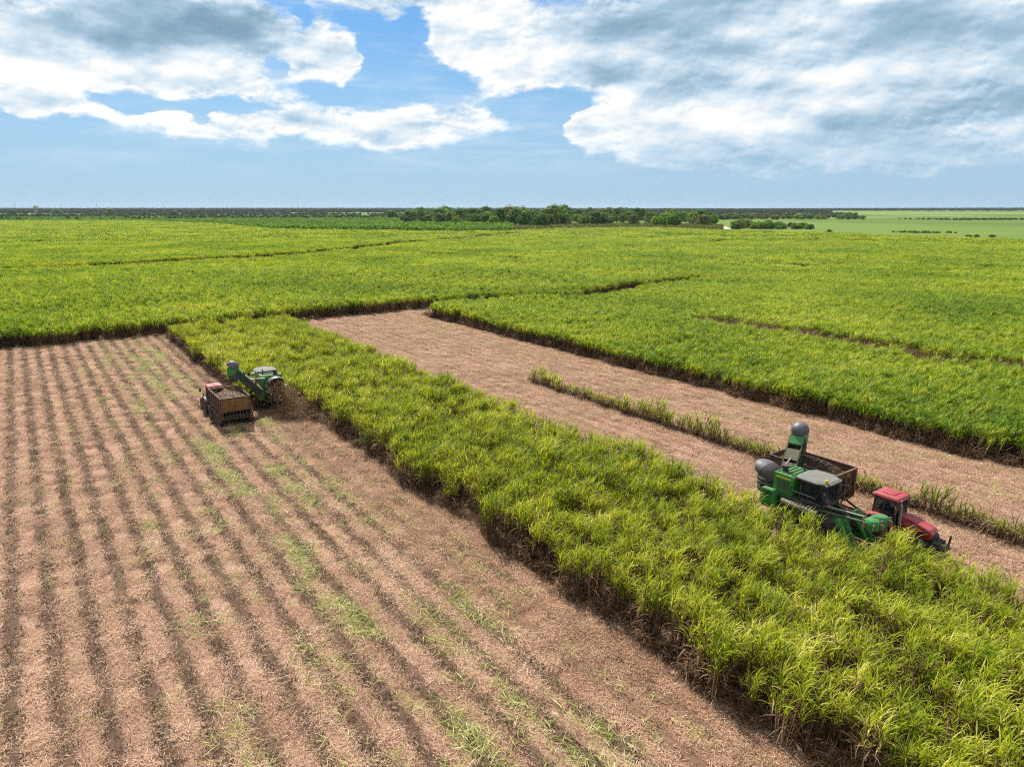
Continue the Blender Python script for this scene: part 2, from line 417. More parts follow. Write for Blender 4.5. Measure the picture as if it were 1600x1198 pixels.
def make_ground():
    sv = spread(-8, 128, .42, 9200, 60); tv = spread(-12, 66, .152, 9200, 60)
    S, T = np.meshgrid(sv, tv, indexing='ij')
    X, Y = S * SX + T * TX, S * SY + T * TY
    far = np.hypot(X, Y)
    ph = (T - T0) / ROW + (vnoise(S, T, 6, 3) - .5) * .08
    rows = np.cos(2 * np.pi * ph)
    amp = np.where(T < 40, .085, .035) * np.clip((117 - S) / 4, 0, 1) * (T > -12) * (T < 60) * (S > -8)
    Z = rows * amp + (vnoise(S, T, .9, 4) - .5) * .10 * (far < 160) + (vnoise(S, T, .40, 5) - .5) * .08 * (far < 90)
    Z = Z + np.clip((far - 2600) / 9000, 0, 1) * 26 * (vnoise(X, Y, 2600, 8) * .7 + .45) * 1.0
    Z = Z - np.clip((far - 620) / 300, 0, 1) * 1.6
    n_s, n_t = S.shape
    co = np.stack([X, Y, Z], -1).reshape(-1, 3)
    idx = np.arange(n_s * n_t).reshape(n_s, n_t)
    q = np.stack([idx[:-1, :-1], idx[1:, :-1], idx[1:, 1:], idx[:-1, 1:]], -1).reshape(-1, 4)
    me = bpy.data.meshes.new('ground')
    me.vertices.add(len(co)); me.vertices.foreach_set('co', co.ravel().astype(np.float32))
    me.loops.add(q.size); me.loops.foreach_set('vertex_index', q[:, ::-1].ravel())
    me.polygons.add(len(q)); me.polygons.foreach_set('loop_start', np.arange(0, q.size, 4)); me.polygons.foreach_set('loop_total', np.full(len(q), 4))
    me.update(); me.validate()
    me.polygons.foreach_set('use_smooth', [True] * len(me.polygons))
    # what lies on the ground: bare field (r), cane floor (g), far country (b)
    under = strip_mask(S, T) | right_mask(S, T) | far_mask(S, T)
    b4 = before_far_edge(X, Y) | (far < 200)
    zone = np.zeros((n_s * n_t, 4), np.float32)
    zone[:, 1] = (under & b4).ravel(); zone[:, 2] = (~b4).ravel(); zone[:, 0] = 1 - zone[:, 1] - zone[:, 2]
    zone[:, 3] = 1
    a = me.color_attributes.new('zone', 'FLOAT_COLOR', 'POINT'); a.data.foreach_set('color', zone.ravel())
    m, N, b = material('field_soil')
    g = N.node('ShaderNodeNewGeometry'); P = g.outputs['Position']
    t_ = N.v('DOT_PRODUCT', P, (TX, TY, 0)); s_ = N.v('DOT_PRODUCT', P, (SX, SY, 0))
    st = N.comb(s_, t_, 0.0)
    wob = N.m('MULTIPLY', N.m('SUBTRACT', N.noise(st, .35, 3), .5), .55)
    fr = N.m('FRACT', N.m('ADD', N.m('DIVIDE', N.m('SUBTRACT', N.m('ADD', t_, wob), T0), ROW), .5))
    dist = N.m('MULTIPLY', N.m('ABSOLUTE', N.m('SUBTRACT', fr, .5)), ROW)     # metres from the row line
    nb = N.noise(st, 3.0, 6, .7); nc = N.noise(P, 14, 5, .7); nl = N.noise(N.v('MULTIPLY', st, (.12, .5, 1)), 1.0, 4, .6)
    band = N.smooth(N.m('ADD', dist, N.m('MULTIPLY', N.m('SUBTRACT', nb, .5), .7)), .16, .50, 1.0, 0.0)
    rightf = N.smooth(t_, 34, 40)
    edgeb = N.smooth(N.m('ADD', t_, N.m('MULTIPLY', nl, 2.0)), 15.8, 18.0)                       # freshly cut rows beside the strip
    band = N.m('MULTIPLY', band, N.lin(N.m('MAXIMUM', N.m('MULTIPLY', rightf, .5), N.m('MULTIPLY', edgeb, .45)), 0, 1, .95, .1))
    light = N.mix(nb, (.28, .155, .10), (.56, .355, .25))
    light = N.mix(N.smooth(nl, .4, .7, 0, .7), light, (.38, .225, .16))
    brown = N.mix(nb, (.21, .112, .066), (.42, .245, .15))
    light = N.mix(N.m('MULTIPLY', edgeb, N.lin(rightf, 0, 1, .9, .45)), light, brown)
    dark = N.mix(nc, (.075, .047, .030), (.19, .118, .078))
    soil = N.mix(band, light, dark)
    soil = N.mix(N.smooth(nc, .52, .72, 0, .55), soil, N.v('MULTIPLY', soil, (.45, .42, .40)))
    zn = N.sep_color = N.node('ShaderNodeSeparateColor'); at = N.node('ShaderNodeAttribute', attribute_name='zone')
    N.put(zn.inputs[0], at.outputs['Color'])
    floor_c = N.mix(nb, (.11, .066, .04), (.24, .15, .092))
    # far country: pasture and cane blocks
    vo = N.node('ShaderNodeTexVoronoi', feature='F1'); vo.inputs['Scale'].default_value = .0016
    N.put(vo.inputs['Vector'], N.v('ADD', P, N.v('MULTIPLY', wobv(N, P), (160, 160, 0))))
    cell = N.sep(vo.outputs['Color'])[0]
    fn = N.noise(P, .004, 6, .65)
    fs = N.noise(N.v('MULTIPLY', P, (.3, 1, 1)), .03, 4, .7)
    farc = N.ramp(N.m('ADD', N.m('ADD', N.m('MULTIPLY', cell, .45), N.m('MULTIPLY', fn, .35)), N.m('MULTIPLY', fs, .25)), [(.2, (.05, .095, .018)), (.42, (.115, .175, .030)), (.62, (.165, .225, .045)), (.85, (.24, .275, .085))])
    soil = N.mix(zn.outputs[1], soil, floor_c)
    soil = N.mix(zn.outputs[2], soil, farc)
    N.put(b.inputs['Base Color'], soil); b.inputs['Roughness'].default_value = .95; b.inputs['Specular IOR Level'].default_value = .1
    bp = N.node('ShaderNodeBump'); bp.inputs['Strength'].default_value = 1.0; bp.inputs['Distance'].default_value = .10
    N.put(bp.inputs['Height'], N.noise(P, 9, 5, .7)); N.t.links.new(bp.outputs[0], b.inputs['Normal'])
    me.materials.append(m)
    o = bpy.data.objects.new('ground', me); C.objects.link(o)
    tag(o, 'pinkish brown ground under the harvested rows and the whole plain', 'ground', kind='structure')


def wobv(N, P):
    n = N.node('ShaderNodeTexNoise'); N.put(n.inputs['Vector'], P); n.inputs['Scale'].default_value = .002; n.inputs['Detail'].default_value = 2
    return N.v('SUBTRACT', n.outputs['Color'], (.5, .5, .5))


make_ground()


# ------------------------------------------------------------------ plant meshes
def blade(V, Fc, base, az, length, width, elev, droop, seg=4, lift=None, twist=0.0):
    """a leaf: a strip that starts at an angle and arches over"""
    x, y, z = base; e = elev; step = length / seg
    ca, sa = math.cos(az), math.sin(az)
    i0 = len(V)
    for k in range(seg + 1):
        f = k / seg
        w = width * (1 - f) ** .55 * (.65 + .35 * min(1, f * 4 + .3)) * .5
        wx, wy = -sa * w, ca * w
        tz = math.sin(twist * f) * w
        if k == seg: V.append((x, y, z))
        else:
            V.append((x + wx, y + wy, z + tz)); V.append((x - wx, y - wy, z - tz))
        if k and k < seg: Fc.append((i0 + 2 * k - 2, i0 + 2 * k - 1, i0 + 2 * k + 1, i0 + 2 * k))
        if k == seg: Fc.append((i0 + 2 * k - 2, i0 + 2 * k - 1, i0 + 2 * k))
        x += ca * math.cos(e) * step; y += sa * math.cos(e) * step; z += math.sin(e) * step
        e -= droop / seg * (.5 + 1.1 * f)


WIND = math.radians(-15)


def stool(seed, stalks=13, rad=.36, hmin=1.2, hmax=2.2, leaves=10, lw=.038, dead=52, short=.88):
    """one cane stool: (leaf verts, faces), (stalk and dead-leaf verts, faces)"""
    r = random.Random(seed); V, F, DV, DF = [], [], [], []
    for k in range(stalks):
        a = r.uniform(0, 6.283); q = rad * math.sqrt(r.random())
        bx, by = q * math.cos(a), q * math.sin(a)
        h = r.uniform(hmin, hmax)
        lean_a = WIND + r.gauss(0, .9); lean = abs(r.gauss(.10, .09)) * h
        tx, ty = bx * 1.35 + lean * math.cos(lean_a), by * 1.35 + lean * math.sin(lean_a)
        i0 = len(DV); w = .022
        for (px, py, pz) in ((bx, by, -.05), (tx, ty, h)):
            for c in range(3): DV.append((px + w * math.cos(c * 2.094), py + w * math.sin(c * 2.094), pz))
        for c in range(3): DF.append((i0 + c, i0 + (c + 1) % 3, i0 + 3 + (c + 1) % 3, i0 + 3 + c))
        for j in range(leaves):
            f = j / leaves
            zz = h - (1 - f) * .45
            k2 = zz / h
            p = (bx + (tx - bx) * k2, by + (ty - by) * k2, zz)
            az = r.uniform(0, 6.283)
            az += .55 * math.sin(WIND - az)                 # leaves stream down-wind
            blade(V, F, p, az, r.uniform(.6, 1.1) * short, lw * r.uniform(.7, 1.25), r.uniform(1.0, 1.5), r.uniform(.7, 2.3), 5, twist=r.uniform(-1, 1))
    for k in range(dead):
        a = r.uniform(0, 6.283); q = rad * r.uniform(.3, 1.15); z = r.uniform(.15, hmin + .15) if k % 7 else r.uniform(hmin, hmax)
        blade(DV, DF, (q * math.cos(a), q * math.sin(a), z), r.uniform(0, 6.283), r.uniform(.5, 1.0), .045, r.uniform(-.6, 1.0), r.uniform(1.0, 2.6), 3)
    return (V, F), (DV, DF)


LIB = bpy.data.collections.new('plant_library')          # never linked to the scene; only holds instance sources


def lib_coll(name, meshes):
    c = bpy.data.collections.new(name)
    for i, me in enumerate(meshes):
        o = bpy.data.objects.new('%s_%02d' % (name, i), me); c.objects.link(o)
    return c


def join_mesh(name, parts, mats, smooth=True):
    V, F, mi = [], [], []
    for k, (v, f) in enumerate(parts):
        o = len(V); V += v; F += [tuple(i + o for i in q) for q in f]; mi += [k] * len(f)
    return pymesh(name, V, F, mats, mi, smooth)


def scatter(name, pts, rot, scl, idx, coll, label, cat):
    """one object that stands for an uncountable mass, drawn by geometry nodes"""
    me = bpy.data.meshes.new(name); n = len(pts)
    me.vertices.add(n); me.vertices.foreach_set('co', np.asarray(pts, np.float32).ravel())
    for nm, ty, key, dat in (('rot', 'FLOAT_VECTOR', 'vector', rot), ('scl', 'FLOAT_VECTOR', 'vector', scl), ('idx', 'INT', 'value', idx)):
        a = me.attributes.new(nm, ty, 'POINT')
        a.data.foreach_set(key, np.asarray(dat, np.int32 if ty == 'INT' else np.float32).ravel())
    o = bpy.data.objects.new(name, me); C.objects.link(o)
    ng = bpy.data.node_groups.new(name, 'GeometryNodeTree')
    ng.interface.new_socket('Geometry', in_out='INPUT', socket_type='NodeSocketGeometry')
    ng.interface.new_socket('Geometry', in_out='OUTPUT', socket_type='NodeSocketGeometry')
    nd = ng.nodes; gi = nd.new('NodeGroupInput'); go = nd.new('NodeGroupOutput')
    mp = nd.new('GeometryNodeMeshToPoints'); ip = nd.new('GeometryNodeInstanceOnPoints'); ci = nd.new('GeometryNodeCollectionInfo')
    ci.inputs['Collection'].default_value = coll; ci.inputs['Separate Children'].default_value = True; ci.inputs['Reset Children'].default_value = True
    L = ng.links
    def attr(nm, ty):
        q = nd.new('GeometryNodeInputNamedAttribute'); q.data_type = ty; q.inputs['Name'].default_value = nm; return q.outputs['Attribute']
    e2r = nd.new('FunctionNodeEulerToRotation')
    L.new(attr('rot', 'FLOAT_VECTOR'), e2r.inputs[0])
    L.new(gi.outputs[0], mp.inputs[0]); L.new(mp.outputs[0], ip.inputs['Points']); L.new(ci.outputs[0], ip.inputs['Instance'])
    ip.inputs['Pick Instance'].default_value = True
    L.new(attr('idx', 'INT'), ip.inputs['Instance Index']); L.new(e2r.outputs[0], ip.inputs['Rotation'])
    L.new(attr('scl', 'FLOAT_VECTOR'), ip.inputs['Scale']); L.new(ip.outputs[0], go.inputs[0])
    md = o.modifiers.new('scatter', 'NODES'); md.node_group = ng
    return tag(o, label, cat, kind='stuff')


def scatter_xy(name, x, y, z, coll, nvar, label, cat, yaw=None, tilt=.0, s0=.8, s1=1.2, sz=None, size=None):
    n = len(x)
    rot = np.zeros((n, 3)); rot[:, 2] = rng.uniform(0, 6.283, n) if yaw is None else yaw
    rot[:, 0] = rng.normal(0, tilt, n); rot[:, 1] = rng.normal(0, tilt, n)
    k = rng.uniform(s0, s1, n) if size is None else size
    scl = np.stack([k, k, k if sz is None else sz * k], -1)
    zz = np.full(n, z) if np.isscalar(z) else z
    return scatter(name, np.stack([x, y, zz], -1), rot, scl, rng.integers(0, nvar, n), coll, label, cat)


# cane stools, close and far
NV = 8
near_parts = [stool(100 + i) for i in range(NV)]
near_leaf = [pymesh('cane_leaves', *p[0], [M['cane']], smooth=True) for p in near_parts]
near_dry = [pymesh('cane_stalks', *p[1], [M['cane_dry']], smooth=True) for p in near_parts]
COL_STRIP = lib_coll('stool', [join_mesh('stool', p, [M['cane'], M['cane_dry']]) for p in near_parts])
COL_FRESH = lib_coll('stool_fresh', [join_mesh('stool_fresh', stool(200 + i, 12, .42, 1.3, 2.15, 9, .055, 44), [M['cane_green'], M['cane_dry']]) for i in range(NV)])
COL_MID = lib_coll('stool_mid', [join_mesh('stool_mid', stool(300 + i, 18, .85, 1.3, 2.15, 7, .095, 20), [M['cane_green'], M['cane_dry']]) for i in range(NV)])
COL_FAR = lib_coll('stool_far', [join_mesh('stool_far', stool(400 + i, 20, 1.8, 1.35, 2.15, 6, .26, 0), [M['cane_green'], M['cane_dry']]) for i in range(6)])


def row_points(s0, s1, t0, t1, step, jit, row=ROW):
    ts = np.arange(math.ceil((t0 - T0) / row) * row + T0, t1, row); ss = np.arange(s0, s1, step)
    S, T = np.meshgrid(ss, ts); S, T = S.ravel(), T.ravel()
    return S + rng.normal(0, step * .35, S.size), T + rng.normal(0, jit, T.size)


def yaw_bias(n): return rng.normal(0, .55, n)


# the standing strip
S, T = row_points(-6, 114, 15, 38, .46, .36)
k = strip_mask(S, T) & (rng.random(len(S)) > .04 + .22 * (vnoise(S, T, 1.8, 23) > .74)); S, T = S[k], T[k]; X, Y = xy(S, T)
k = in_view(X, Y, 160, 260); S, T, X, Y = S[k], T[k], X[k], Y[k]
size = .80 + .36 * vnoise(S, T, 4.0, 21) + rng.normal(0, .10, len(S))
size *= 1.0 - .25 * (vnoise(S, T, 2.2, 22) > .82)
u_, v_, zc_ = to_uv(X, Y, np.full(len(X), 1.4))
vis = (u_ > -10) & (u_ < 1610) & (v_ < 1205)
order = np.argsort(np.where(vis, np.hypot(X, Y), 1e9))
near_ids = order[:300]
rest = np.setdiff1d(np.arange(len(X)), near_ids)
scatter_xy('standing_sugarcane', X[rest], Y[rest], -.02, COL_STRIP, NV, 'long standing strip of yellow green sugarcane between the two harvested fields', 'sugarcane',
           yaw=yaw_bias(len(rest)), tilt=.05, size=size[rest])
for q in near_ids:
    i = int(rng.integers(0, NV)); sc_ = float(size[q])
    o = empty('sugarcane_clump', (float(X[q]), float(Y[q]), -.02), float(rng.normal(0, .55))); o.scale = (sc_, sc_, sc_)
    tag(o, 'leafy sugarcane clump with brown base in the broad front end of the strip', 'sugarcane plant', 'sugarcane clumps at the front end of the strip')
    for nm, me in (('leaves', near_leaf[i]), ('stalks', near_dry[i])):
        c = bpy.data.objects.new(nm, me); C.objects.link(c); c.parent = o

# the block right of the harvested field
S, T = row_points(-4, 116, 58, 212, .58, .36)
k = right_mask(S, T); S, T = S[k], T[k]; X, Y = xy(S, T)
k = in_view(X, Y, 160, 100) & (np.hypot(X, Y) < 212); S, T, X, Y = S[k], T[k], X[k], Y[k]
lod = poly_dist(S, T, LODGED_C)
size = .9 + .26 * vnoise(S, T, 9.0, 31) + rng.normal(0, .06, len(S))
size = size * np.where((lod < 3.2) & (vnoise(S, T, 2.5, 33) > .35), .62, 1.0)
k = rng.random(len(S)) > np.where(lod < 2.0, .45, .0); S, T, X, Y, size = S[k], T[k], X[k], Y[k], size[k]
scatter_xy('sugarcane_block', X, Y, -.02, COL_FRESH, NV, 'bright green sugarcane block right of the harvested field with the tractor', 'sugarcane',
           yaw=yaw_bias(len(X)), tilt=.05, size=size)

# the block behind both fields: nearer part
S, T = row_points(114, 262, -75, 330, .85, .45)
k = far_mask(S, T); S, T = S[k], T[k]; X, Y = xy(S, T)
k = in_view(X, Y, 130, 100) & (np.hypot(X, Y) < 212); S, T, X, Y = S[k], T[k], X[k], Y[k]
nearf = (S - farfront(T)) < 7
hmod = .92 + .24 * vnoise(S, T, 14.0, 41) + rng.normal(0, .05, len(S))
keep = nearf | (rng.random(len(S)) < .8)
S, T, X, Y, hmod = S[keep], T[keep], X[keep], Y[keep], hmod[keep]
scatter_xy('sugarcane_block', X, Y, -.02, COL_FRESH, NV, 'wide sugarcane block behind the far ends of both harvested fields', 'sugarcane',
           yaw=yaw_bias(len(X)), tilt=.05, size=hmod * 1.08)


# everything beyond, to the edge of the cane
def polar_points(n, d0, d1, power=1.0):
    az = rng.uniform(-.78, .78, n); k = rng.random(n)
    d = (d0 ** -power + k * (d1 ** -power - d0 ** -power)) ** (-1 / power)
    return np.sin(az) * d, np.cos(az) * d


def far_cane(n, d0, d1, size0, coll, nv, label):
    az = rng.uniform(-.78, .78, n); d = np.sqrt(rng.uniform(d0 * d0, d1 * d1, n))
    x, y = np.sin(az) * d, np.cos(az) * d
    s = x * SX + y * SY; t = x * TX + y * TY
    k = (far_mask(s, t) | (right_mask(s, t))) & before_far_edge(x, y) & in_view(x, y, 110, 0)
    k &= (poly_dist(s, t, TRACK_A) > 5.4 + 2.5 * (vnoise(s, t, 12, 54) > .5))
    x, y, s, t = x[k], y[k], s[k], t[k]
    h = (.9 + .22 * vnoise(s, t, 22, 51) + rng.normal(0, .05, len(x)))
    dens = vnoise(s, t * 1.0, 34, 52)
    gaps = (vnoise(x, y, 9, 53) > .86) & (dens > .5)
    h = np.where(gaps, h * .6, h)
    return scatter_xy('sugarcane_plain', x, y, -.02, coll, nv, label, 'sugarcane', yaw=yaw_bias(len(x)), tilt=.05, size=size0, sz=h / size0) if np.isscalar(size0) and False else \
        scatter('sugarcane_plain', np.stack([x, y, np.full(len(x), -.02)], -1),
                np.stack([rng.normal(0, .04, len(x)), rng.normal(0, .04, len(x)), yaw_bias(len(x))], -1),
                np.stack([h * size0, h * size0, h], -1), rng.integers(0, nv, len(x)), coll, label, 'sugarcane')


far_cane(44000, 208, 420, 1.0, COL_MID, NV, 'far sugarcane plain beyond the winding dark field track')
far_cane(90000, 400, 1350, 1.15, COL_FAR, 6, 'most distant sugarcane running up to the green scrub belt')


# ------------------------------------------------------------------ what lies on the harvested fields
def litter_mesh(seed, n, size, lmin, lmax, w, zmax, mat, elev=(-.1, .35), droop=(.0, .7), seg=2, ax=(.5, .5)):
    r = random.Random(seed); V, F = [], []
    for k in range(n):
        blade(V, F, (r.gauss(0, size * ax[0]), r.gauss(0, size * ax[1]), r.uniform(.0, zmax)), r.gauss(0, 1.2) + (math.pi if r.random() < .5 else 0), r.uniform(lmin, lmax),
              w * r.uniform(.6, 1.4), r.uniform(*elev), r.uniform(*droop), seg, twist=r.uniform(-2, 2))
    return pymesh('litter', V, F, [mat])


def tuft_mesh(seed, n, rad, lmin, lmax, w, mat, e0=.7, e1=1.5):
    r = random.Random(seed); V, F = [], []
    for k in range(n):
        a = r.uniform(0, 6.283); q = rad * math.sqrt(r.random())
        blade(V, F, (q * math.cos(a), q * math.sin(a), -.02), r.uniform(0, 6.283), r.uniform(lmin, lmax), w * r.uniform(.6, 1.3), r.uniform(e0, e1), r.uniform(.2, 1.3), 3)
    return pymesh('tuft', V, F, [mat])


COL_STRAW = lib_coll('straw_patch', [litter_mesh(500 + i, 240, .85, .09, .34, .021, .07, M['straw']) for i in range(6)])
COL_BROWN = lib_coll('brown_straw', [litter_mesh(580 + i, 240, .85, .08, .32, .024, .07, M['straw_brown']) for i in range(5)])
COL_STUB = lib_coll('stubble_tuft', [tuft_mesh(520 + i, 46, .36, .08, .24, .024, M['stubble'], .1, 1.3) for i in range(6)])
COL_GREENS = lib_coll('green_patch', [litter_mesh(540 + i, 24, .62, .25, .85, .028, .12, M['greens'], (-.05, .5), (.1, 1.1), 3, (.95, .3)) for i in range(6)])
COL_WEED = lib_coll('weed_tuft', [tuft_mesh(560 + i, 22, .16, .2, .55, .03, M['greens'], .5, 1.4) for i in range(4)])


def field_points(n, s0, s1, t0, t1):
    s = rng.uniform(s0, s1, n); t = rng.uniform(t0, t1, n)
    x, y = xy(s, t); k = in_view(x, y, 160, 260)
    return s[k], t[k], x[k], y[k]


def cleared(s, t):
    return ~strip_mask(s, t) & ~right_mask(s, t) & (s < farfront(t) - .3)


row_yaw = HEAD_OUT
s, t, x, y = field_points(10500, -4, 117, -14, 21.6)
ph = np.abs(((t - T0) / ROW + .5) % 1 - .5) * ROW
k = (cleared(s, t) | (t > 16)) & ((ph > .36) | (rng.random(len(s)) < .14) | (t > 16.5)); s, t, x, y = s[k], t[k], x[k], y[k]
br = t + rng.normal(0, .5, len(t)) > 16.3; xb, yb = x[br], y[br]; x, y = x[~br], y[~br]
scatter_xy('straw_litter', xb, yb, .03, COL_BROWN, 5, 'orange brown straw on the freshly cut rows beside the standing strip', 'straw', tilt=.05, s0=.7, s1=1.1)
scatter_xy('straw_litter', x, y, .035, COL_STRAW, 6, 'pale pinkish straw lying between the rows of the left harvested field', 'straw', tilt=.05, s0=.7, s1=1.1, yaw=row_yaw + rng.normal(1.2, .8, len(x)))
s, t, x, y = field_points(7500, 8, 117, 33, 60.5)
k = (cleared(s, t) | (t > 59)) & (s < 116); x, y = x[k], y[k]
scatter_xy('straw_litter', x, y, .02, COL_STRAW, 6, 'tan straw covering the harvested field around the red tractor', 'straw', tilt=.05, s0=.7, s1=1.1)
S, T = row_points(-4, 117, -14, 20.6, .27, .16)
X, Y = xy(S, T); k = in_view(X, Y, 160, 260) & cleared(S, T) & (rng.random(len(S)) < (.80 + .45 * vnoise(S, T, 1.7, 61)) * np.where(T > 16, .45, 1)); X, Y = X[k], Y[k]
scatter_xy('cane_stubble', X, Y, .06, COL_STUB, 6, 'dark brown stubble along the row lines of the left harvested field', 'stubble', tilt=.12, s0=.7, s1=1.3)
S, T = row_points(8, 117, 35, 60, .34, .13)
X, Y = xy(S, T); k = in_view(X, Y, 160, 260) & cleared(S, T) & (rng.random(len(S)) < .35 + .55 * vnoise(S, T, 3, 62)); X, Y = X[k], Y[k]
scatter_xy('cane_stubble', X, Y, .03, COL_STUB, 6, 'thin brown stubble rows on the field around the red tractor', 'stubble', tilt=.12, s0=.6, s1=1.1)

# green cane tops that fell off, mostly in windrows
gs, gt = [], []
for (tc_, sg, n, a, b) in ((10.6, .45, 760, 14, 100), (13.4, .4, 300, 12, 110), (15.4, .5, 120, 10, 60), (7.6, .5, 150, 16, 110), (4.6, .6, 80, 20, 100), (12.0, 2.0, 160, 85, 116), (1.0, 3.0, 60, 20, 110), (17.5, .8, 40, 10, 60)):
    s = rng.uniform(a, b, n * 2); t = rng.normal(tc_, sg, n * 2)
    k = (vnoise(s, t * 3, 2.6, 71) > .50) & (rng.random(len(s)) < .8)
    gs.append(s[k]); gt.append(t[k])
gs.append(rng.uniform(6, 116, 420)); gt.append(rng.normal(10.5, 4.0, 420))
s, t = np.concatenate(gs), np.concatenate(gt)
k = cleared(s, t); x, y = xy(s[k], t[k])
scatter_xy('green_leaf_litter', x, y, .06, COL_GREENS, 6, 'windrows of pale green cane tops strewn across the left harvested field', 'leaf litter', tilt=.08, s0=.5, s1=1.05, yaw=row_yaw + rng.normal(0, .25, len(x)))
s, t, x, y = field_points(1900, 8, 112, 46, 59)
k = cleared(s, t) & (vnoise(s, t * 2, 4, 72) > .55) & (np.abs(t - 54) < 3.5 + 0 * t); x, y = x[k], y[k]
scatter_xy('green_leaf_litter', x, y, .05, COL_GREENS, 6, 'green cane tops strewn along the harvested field beside the right cane block', 'leaf litter', tilt=.08, s0=.4, s1=.8)
# the bright patch between trailer and harvester
x, y = xy(rng.uniform(60.2, 63.4, 40), rng.uniform(15.6, 17.0, 40))
scatter_xy('green_leaf_litter', x, y, .06, COL_GREENS, 6, 'bright green leaf patch on the ground behind the loaded trailer', 'leaf litter', tilt=.1, s0=.5, s1=.9)

# dry stalks and dead leaves: along the cut faces and where the crop has gone over
COL_DRY = lib_coll('dry_cane', [pymesh('dry_cane', *stool(600 + i, 5, .5, .5, 1.3, 0, .05, 90)[1], [M['cane_dry']], smooth=True) for i in range(5)])
n = 420; s = rng.uniform(-4, 114, n); t = np.where(s > 66.2, 16.7, 20.5) + edge_wob(s, .7, 11) + rng.uniform(-.15, .5, n)
x, y = xy(s, t); k = in_view(x, y, 160, 260)
scatter_xy('dry_cane_trash', x[k], y[k], 0.0, COL_DRY, 5, 'dry brown stalks and dead leaves along the cut left face of the strip', 'cane trash', tilt=.2, s0=.4, s1=.85)
n = 420; s = rng.uniform(4, 112, n); t = 59.0 + edge_wob(s, 1.0, 14) + rng.uniform(-.1, .7, n)
x, y = xy(s, t); k = in_view(x, y, 160, 260)
scatter_xy('dry_cane_trash', x[k], y[k], 0.0, COL_DRY, 5, 'dry brown stalks along the cut face of the right cane block', 'cane trash', tilt=.2, s0=.4, s1=.9)
s = rng.uniform(8, 72, 2600); t = rng.uniform(82, 98, 2600); x, y = xy(s, t)
k = (poly_dist(s, t, LODGED_C) < 1.2 + 3.4 * vnoise(s, t, 6, 34)) & (rng.random(2600) < .75) & in_view(x, y, 160, 100)
scatter_xy('lodged_cane', x[k], y[k], .5, COL_DRY, 5, 'brownish flattened band of cane running through the right block', 'sugarcane', tilt=.35, s0=.9, s1=1.35)

# the thin row left uncut in the right field: each clump by itself
left_parts = [stool(700 + i, 6, .34, .6, 1.5, 8, .055, 70) if i < 3 else stool(700 + i, 5, .45, .3, .75, 6, .05, 60, .7) for i in range(6)]
left_meshes = [(pymesh('row_leaves', *p[0], [M['cane']], smooth=True), pymesh('row_stalks', *p[1], [M['cane_dry']], smooth=True)) for p in left_parts]
s = 8.0
while s < 60:
    u, v, zc = to_uv(*xy(s, 45.5), .5)
    if u < 1650 and vnoise(np.array([s]), np.array([0.]), 2.6, 81)[0] > .05:
        x, y = xy(s, 45.5 + random.gauss(0, .18)); tall = vnoise(np.array([s]), np.array([3.]), 1.9, 82)[0] > .52; i = random.randrange(3) + (0 if tall else 3); k = random.uniform(.75, 1.25) if tall else random.uniform(1.0, 1.45)
        o = empty('leftover_cane_clump', (float(x), float(y), 0), random.uniform(-.8, .8)); o.scale = (k, k, k)
        tag(o, 'sparse low cane clump in the thin uncut row behind the red tractor', 'sugarcane plant', 'leftover cane clumps in the thin uncut row')
        for nm, me in zip(('leaves', 'stalks'), left_meshes[i]):
            c = bpy.data.objects.new(nm, me); C.objects.link(c); c.parent = o
    s += random.uniform(.36, .66)


# ------------------------------------------------------------------ machines
def wheel(parent, c, r, w, rim_mat, lugs=16, inner=.55):
    """tyre with lugs, rim as its sub-part; axle along y"""
    R = Matrix.Translation(c) @ Matrix.Rotation(math.pi / 2, 4, 'X')
    b = MB(); h = w / 2
    b.lathe([(r * inner, -h * .8), (r * .80, -h), (r * .94, -h * .92), (r * .965, -h * .5), (r * .965, h * .5), (r * .94, h * .92), (r * .80, h), (r * inner, h * .8)], R, 28)
    for i in range(lugs):
        a = 2 * math.pi * i / lugs
        for sgn in (-1, 1):
            q = R @ Matrix.Rotation(a + (.5 if sgn > 0 else 0) * 2 * math.pi / lugs, 4, 'Z') @ Matrix.Translation((r * .97, 0, sgn * h * .45)) @ Matrix.Rotation(sgn * .6, 4, 'X')
            b.box((0, 0, 0), (r * .07, r * .09, h * 1.0), q)
    ty = b.build('wheel', M['rubber'], parent, 40)
    d = MB()
    d.lathe([(0.02, -h * .25), (r * .2, -h * .25), (r * .3, -h * .1), (r * inner * .9, -h * .2), (r * inner * 1.02, -h * .78)], R, 24)
    d.lathe([(0.02, h * .25), (r * .2, h * .25), (r * .3, h * .1), (r * inner * .9, h * .2), (r * inner * 1.02, h * .78)], R, 24)
    d.build('rim', rim_mat, ty, 40)
    return ty


